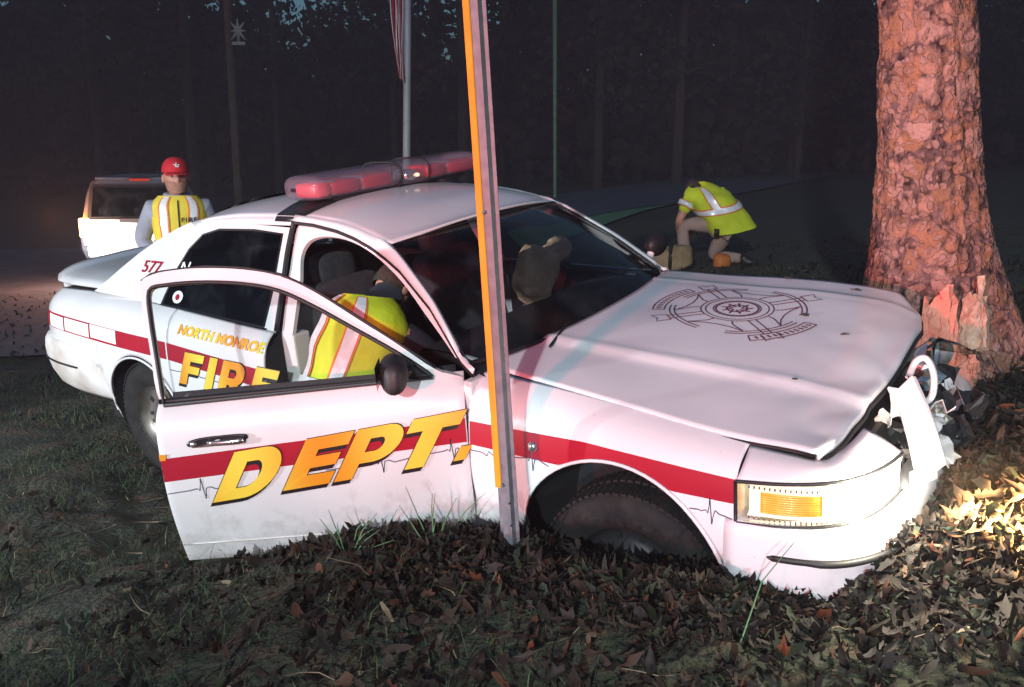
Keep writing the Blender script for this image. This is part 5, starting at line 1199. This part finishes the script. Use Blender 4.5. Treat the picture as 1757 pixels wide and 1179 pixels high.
# undergrowth mass behind the first trees
def thicket():
    r = np.random.default_rng(5); n = 42000; x = r.uniform(-62, 62, n); y = r.uniform(40, 56, n); hmax = 6.6 + 1.6 * np.sin(x * .21) + 1.1 * np.sin(x * .83 + 1) + .8 * np.sin(x * 2.1) + (y - 40) * .13 + 1.0; z = r.random(n) ** .85 * hmax
    c = np.stack([x, y, gz(x, y) + z], 1); s = r.uniform(.22, .60, n)[:, None]; u = r.normal(0, 1, (n, 3)); u /= np.linalg.norm(u, axis=1)[:, None]; w = np.cross(u, r.normal(0, 1, (n, 3))); w /= np.linalg.norm(w, axis=1)[:, None]
    V = np.stack([c - u * s, c + w * s * .7, c + u * s, c - w * s * .7], 1).reshape(-1, 3); me = bpy.data.meshes.new('undergrowth'); me.vertices.add(len(V)); me.vertices.foreach_set('co', V.ravel())
    me.loops.add(4 * n); me.loops.foreach_set('vertex_index', np.arange(4 * n)); me.polygons.add(n); me.polygons.foreach_set('loop_start', np.arange(n) * 4); me.polygons.foreach_set('loop_total', np.full(n, 4)); me.update(); me.materials.append(M['foliage'])
    o = bpy.data.objects.new('undergrowth', me); COL.objects.link(o); tag(o, 'dark mass of brush and far wood behind the road', 'undergrowth', kind='stuff')
thicket()
rows = [[(x, 60 + 4 * math.sin(x * .05), gz1(x, 58) - .5 + h) for h in (0, 3, 5.5 + .9 * math.sin(x * .3) + .6 * math.sin(x * 1.3), )] for x in np.linspace(-110, 110, 160)]
rows = [r + [(r[-1][0], 95, r[-1][2] + 2)] for r in rows]
tag(grid('hills', rows, 'foliage'), kind='structure')

# ------------------------------------------------------------------ leaf litter and grass
def soup(name, V, F_loops, F_tot, col, m, label, cat):
    me = bpy.data.meshes.new(name); me.vertices.add(len(V)); me.vertices.foreach_set('co', V.ravel()); me.loops.add(len(F_loops)); me.loops.foreach_set('vertex_index', F_loops)
    me.polygons.add(len(F_tot)); me.polygons.foreach_set('loop_start', np.r_[0, np.cumsum(F_tot)[:-1]]); me.polygons.foreach_set('loop_total', F_tot); me.update()
    a = me.color_attributes.new('Col', 'FLOAT_COLOR', 'POINT'); a.data.foreach_set('color', np.c_[col, np.ones(len(col))].ravel()); me.materials.append(M[m])
    o = bpy.data.objects.new(name, me); COL.objects.link(o); tag(o, label, cat, kind='stuff'); return o
def leaf_litter():
    ang = np.linspace(0, 2 * np.pi, 13)[:-1]; rad = np.array([1.0, .55, .80, .50, .78, .46, .42, .38, .80, .52, .78, .58]); base = np.stack([np.cos(ang) * rad, np.sin(ang) * rad * .85, np.zeros(12)], 1); base[:, 2] = .22 * (base[:, 1] ** 2) * 2 + .15 * base[:, 0] ** 2
    def shape(rd, sy):
        q = np.stack([np.cos(ang) * rd, np.sin(ang) * rd * sy, np.zeros(12)], 1); q[:, 2] = .30 * q[:, 1] ** 2 + .12 * q[:, 0] ** 2; return np.r_[[[0, 0, 0]], q]
    oval = np.array([1.0, .80, .66, .60, .66, .78, .92, .78, .66, .60, .66, .80]); oak = np.array([1.0, .66, .74, .52, .66, .60, .88, .58, .68, .50, .76, .64])
    bases = np.stack([np.r_[[[0, 0, 0]], base], shape(oval, .75), shape(oak, .62), shape(oval, .38), shape(oak, .85)])
    r = rng
    def pts(n, x0, x1, y0, y1): return np.stack([r.uniform(x0, x1, n), r.uniform(y0, y1, n)], 1)
    A = np.r_[pts(15000, -2.4, 3.2, 1.7, 4.0), pts(6500, .6, 4.2, 2.0, 5.5), pts(4500, -3, 4.5, 3.6, 8.5), pts(3500, -6, 6, 5, 12)]
    # thin over the grassy left foreground
    dens = np.clip((A[:, 0] + 1.9) / 2.2, .16, 1); dens = np.where(A[:, 1] > 3.4, dens * .6 + .1, dens); A = A[r.random(len(A)) < dens]; nn_ = np.array([noise.noise((a * 1.9, b * 1.9, 5)) + .5 * noise.noise((a * 5, b * 5, 2)) for a, b in A]); A = A[r.random(len(A)) < np.clip(.72 + 1.6 * nn_ + .5 * (A[:, 0] > .5), .08, 1)]
    # heap of leaves pushed up along the sill, wheel and nose
    def heap(cx, cy, sx, sy, n, h): q = r.normal(0, 1, (n, 2)) * (sx, sy) + (cx, cy); return np.c_[q, h * np.exp(-((q[:, 0] - cx) / sx) ** 2 / 2 - ((q[:, 1] - cy) / sy) ** 2 / 2) * r.random(n)]
    Hh = np.r_[heap(.05, 2.86, .30, .10, 1500, .07), heap(.62, 2.40, .25, .08, 1300, .05), heap(1.24, 2.42, .14, .10, 1300, .12), heap(1.75, 3.0, .22, .3, 1600, .14), heap(-.55, 3.0, .35, .06, 700, .05), heap(2.0, 2.6, .6, .5, 2600, .10), heap(.15, 2.50, .5, .12, 1200, .05)]
    A = np.r_[np.c_[A, r.random(len(A)) * .03], Hh, np.c_[pts(1500, -9, -2.6, 5.5, 12.5), np.full(1500, .05)]]; n = len(A); z = gz(A[:, 0], A[:, 1]) + A[:, 2] + .02
    s = .014 + .046 * r.random(n) ** 1.8; yaw = r.uniform(0, 6.28, n); tilt = r.normal(0, .75, (n, 2)); curl = r.normal(1.2, 2.6, n)
    B_ = bases[r.choice(5, n, p=[.16, .28, .24, .16, .16])].copy(); B_[:, 1:, :2] *= r.uniform(.62, 1.2, (n, 12, 1)); B_[:, :, 1] *= r.uniform(.45, 1.0, (n, 1)); B_[:, :, 2] *= curl[:, None]; B_ *= s[:, None, None]
    c, q = np.cos(tilt[:, 0]), np.sin(tilt[:, 0]); y = B_[:, :, 1] * c[:, None] - B_[:, :, 2] * q[:, None]; zz = B_[:, :, 1] * q[:, None] + B_[:, :, 2] * c[:, None]; x = B_[:, :, 0]
    c, q = np.cos(tilt[:, 1]), np.sin(tilt[:, 1]); x, zz = x * c[:, None] - zz * q[:, None], x * q[:, None] + zz * c[:, None]
    c, q = np.cos(yaw), np.sin(yaw); x, y = x * c[:, None] - y * q[:, None], x * q[:, None] + y * c[:, None]
    V = np.stack([x + A[:, :1], y + A[:, 1:2], zz + z[:, None]], 2).reshape(-1, 3)
    tri = np.array([[0, k + 1, (k + 1) % 12 + 1] for k in range(12)]); Lp = (tri[None] + (np.arange(n) * 13)[:, None, None]).ravel()
    pal = np.array([(.034, .022, .016), (.024, .018, .014), (.060, .026, .014), (.018, .016, .013), (.042, .034, .024), (.16, .050, .020), (.018, .028, .014), (.20, .16, .10)]); w = np.array([.20, .26, .07, .25, .08, .015, .11, .015])
    ci = pal[r.choice(8, n, p=w / w.sum())] * r.uniform(.5, 1.15, (n, 1)); col = np.repeat(ci, 13, 0) * np.tile(np.r_[.7, np.ones(12)], n)[:, None]
    soup('leaf_litter', V, Lp, np.full(n * 12, 3), col, 'leaf', 'brown and russet fallen leaves heaped round the car and tree', 'leaves')
leaf_litter()
def twigs():
    r = random.Random(21); mb = MB()
    for k in range(150):
        x, y = r.uniform(-2.2, 3.2), r.uniform(1.8, 4.2); a = r.uniform(0, 6.28); L = r.uniform(.04, .20); z = gz1(x, y) + r.uniform(.02, .05); p = [(x, y, z)]
        for j in range(3): a += r.uniform(-.5, .5); q = p[-1]; p.append((q[0] + L / 3 * math.cos(a), q[1] + L / 3 * math.sin(a), q[2] + r.uniform(-.012, .014)))
        mb.tube(p, [.0022, .002, .0016, .0008], 4)
    tag(mb.build('twigs', 'twig'), 'thin dead twigs and straw lying in the leaf litter', 'twigs', kind='stuff')
M['twig'] = mat('dead_twig', (.12, .085, .055), .9, 0, (.26, .21, .14), 8)
twigs()
def grass():
    r = rng; n = 52000; x = r.uniform(-4.2, 3.4, n); y = r.uniform(1.6, 9.5, n)
    keep = r.random(n) < np.clip((1.2 - x) / 2.4, .30, 1) * np.where(y > 9, .5, 1)
    m_ = np.array([noise.noise((a * 1.4, b * 1.4, 0)) for a, b in zip(x, y)]); keep &= m_ > -.25 + .3 * r.random(n) - .15; x, y = x[keep], y[keep]; n = len(x)
    h = r.uniform(.03, .095, n) * np.where(r.random(n) < .04, 2.0, 1); a = r.uniform(0, 6.28, n); w = r.uniform(.0016, .0032, n); bend = r.uniform(.2, 1.2, n) * h; ba = r.uniform(0, 6.28, n); z = gz(x, y)
    dx, dy = np.cos(a) * w, np.sin(a) * w; bx_, by_ = np.cos(ba) * bend, np.sin(ba) * bend
    P_ = lambda sx, t, k: np.stack([x + sx * dx * k + bx_ * t * t, y + sx * dy * k + by_ * t * t, z - .01 + h * (t - .25 * t * t)], 1)
    V = np.stack([P_(-1, 0, 1), P_(1, 0, 1), P_(1, .55, .8), P_(-1, .55, .8), P_(0, 1, 0)], 1).reshape(-1, 3); o = np.arange(n)[:, None] * 5
    Lp = np.concatenate([o + 0, o + 1, o + 2, o + 3, o + 3, o + 2, o + 4], 1).ravel(); tot = np.tile([4, 3], n)
    pal = np.array([(.035, .065, .028), (.05, .085, .03), (.03, .045, .025), (.09, .10, .045), (.16, .14, .08)]); ci = pal[r.choice(5, n, p=[.35, .2, .3, .1, .05])] * r.uniform(.6, 1.2, (n, 1))
    soup('grass', V, Lp, tot, np.repeat(ci, 5, 0), 'grass', 'short dark grass growing over the verge', 'grass')
grass()
# individual bits lying on the hood
rnd = random.Random(9)
for (x, y, s) in ((.06, .735, .05), (.394, .66, .055), (.508, .083, .04), (.463, -.384, .035), (.304, .22, .06)):
    z = hz(x, y) + .004; mb = MB(); n = 9; V = [(x, y, z + .006)] + [(x + s * .5 * math.cos(2 * math.pi * k / n) * rnd.uniform(.4, 1.1), y + s * .3 * math.sin(2 * math.pi * k / n) * rnd.uniform(.4, 1.1), z + rnd.uniform(0, .008)) for k in range(n)]
    V = [tuple(CARM @ Vector(p)) for p in V]; o = mk('bark_chip', V, [(0, k + 1, (k + 1) % n + 1) for k in range(n)], 'bark', None, False, thick=.003)
    tag(o, {.06: 'small reddish chip at the far rear edge of the hood', .394: 'dark chip near the far front corner of the hood', .508: 'dark chip at the middle front of the hood', .463: 'small dark chip on the near front of the hood', .304: 'dark chip beside the hood crest'}[x], 'bark chip', 'bits of bark scattered on the hood')
# grass stems catching the light
for i, (x0, y0, h, lx, ly, lab) in enumerate(((.66, 2.22, .30, .16, .05, 'long thin stem arching before the front bumper'), (-.60, 2.90, .20, .05, -.05, 'green tuft against the bottom of the open door'), (-.28, 2.86, .26, .03, -.02, 'tall wispy stems between door and signpost'))):
    mb = MB(); rr2 = random.Random(i); z0 = gz1(x0, y0)
    for k in range(1 if i == 0 else 9):
        a = rr2.uniform(-.10, .10) if i else 0; b = rr2.uniform(-.06, .06) if i else 0; hh = h * rr2.uniform(.5, 1) if i else h
        mb.tube([(x0 + a * .3, y0 + b, z0), (x0 + a + lx * .35, y0 + b + ly * .4, z0 + hh * .6), (x0 + a * 1.6 + lx, y0 + b + ly, z0 + hh)], [.0028, .0022, .0008], 5)
    tag(mb.build('grass_stems', 'grass_stem' if 'grass_stem' in M else 'lawn'), lab, 'grass stems')

# ------------------------------------------------------------------ added haze volume: lifts the dark background, glows round the lamps
m = bpy.data.materials.new('added_haze'); m.use_nodes = True; n = m.node_tree; n.nodes.clear()
vo = n.nodes.new('ShaderNodeVolumePrincipled'); vo.inputs['Density'].default_value = HAZE; vo.inputs['Color'].default_value = (.74, .78, .92, 1); vo.inputs['Anisotropy'].default_value = .2
mo = n.nodes.new('ShaderNodeOutputMaterial'); n.links.new(vo.outputs[0], mo.inputs['Volume'])
v, f = gridf([[(x, y, z) for x, y in ((-320, -210), (320, -210), (320, 720), (-320, 720))] for z in (-9, 22)], True); f += [(3, 2, 1, 0), (4, 5, 6, 7)]
hz_o = mk('haze', v, f, m, None, smooth=False); tag(hz_o, kind='stuff', label='thin added haze lifting the dark background')
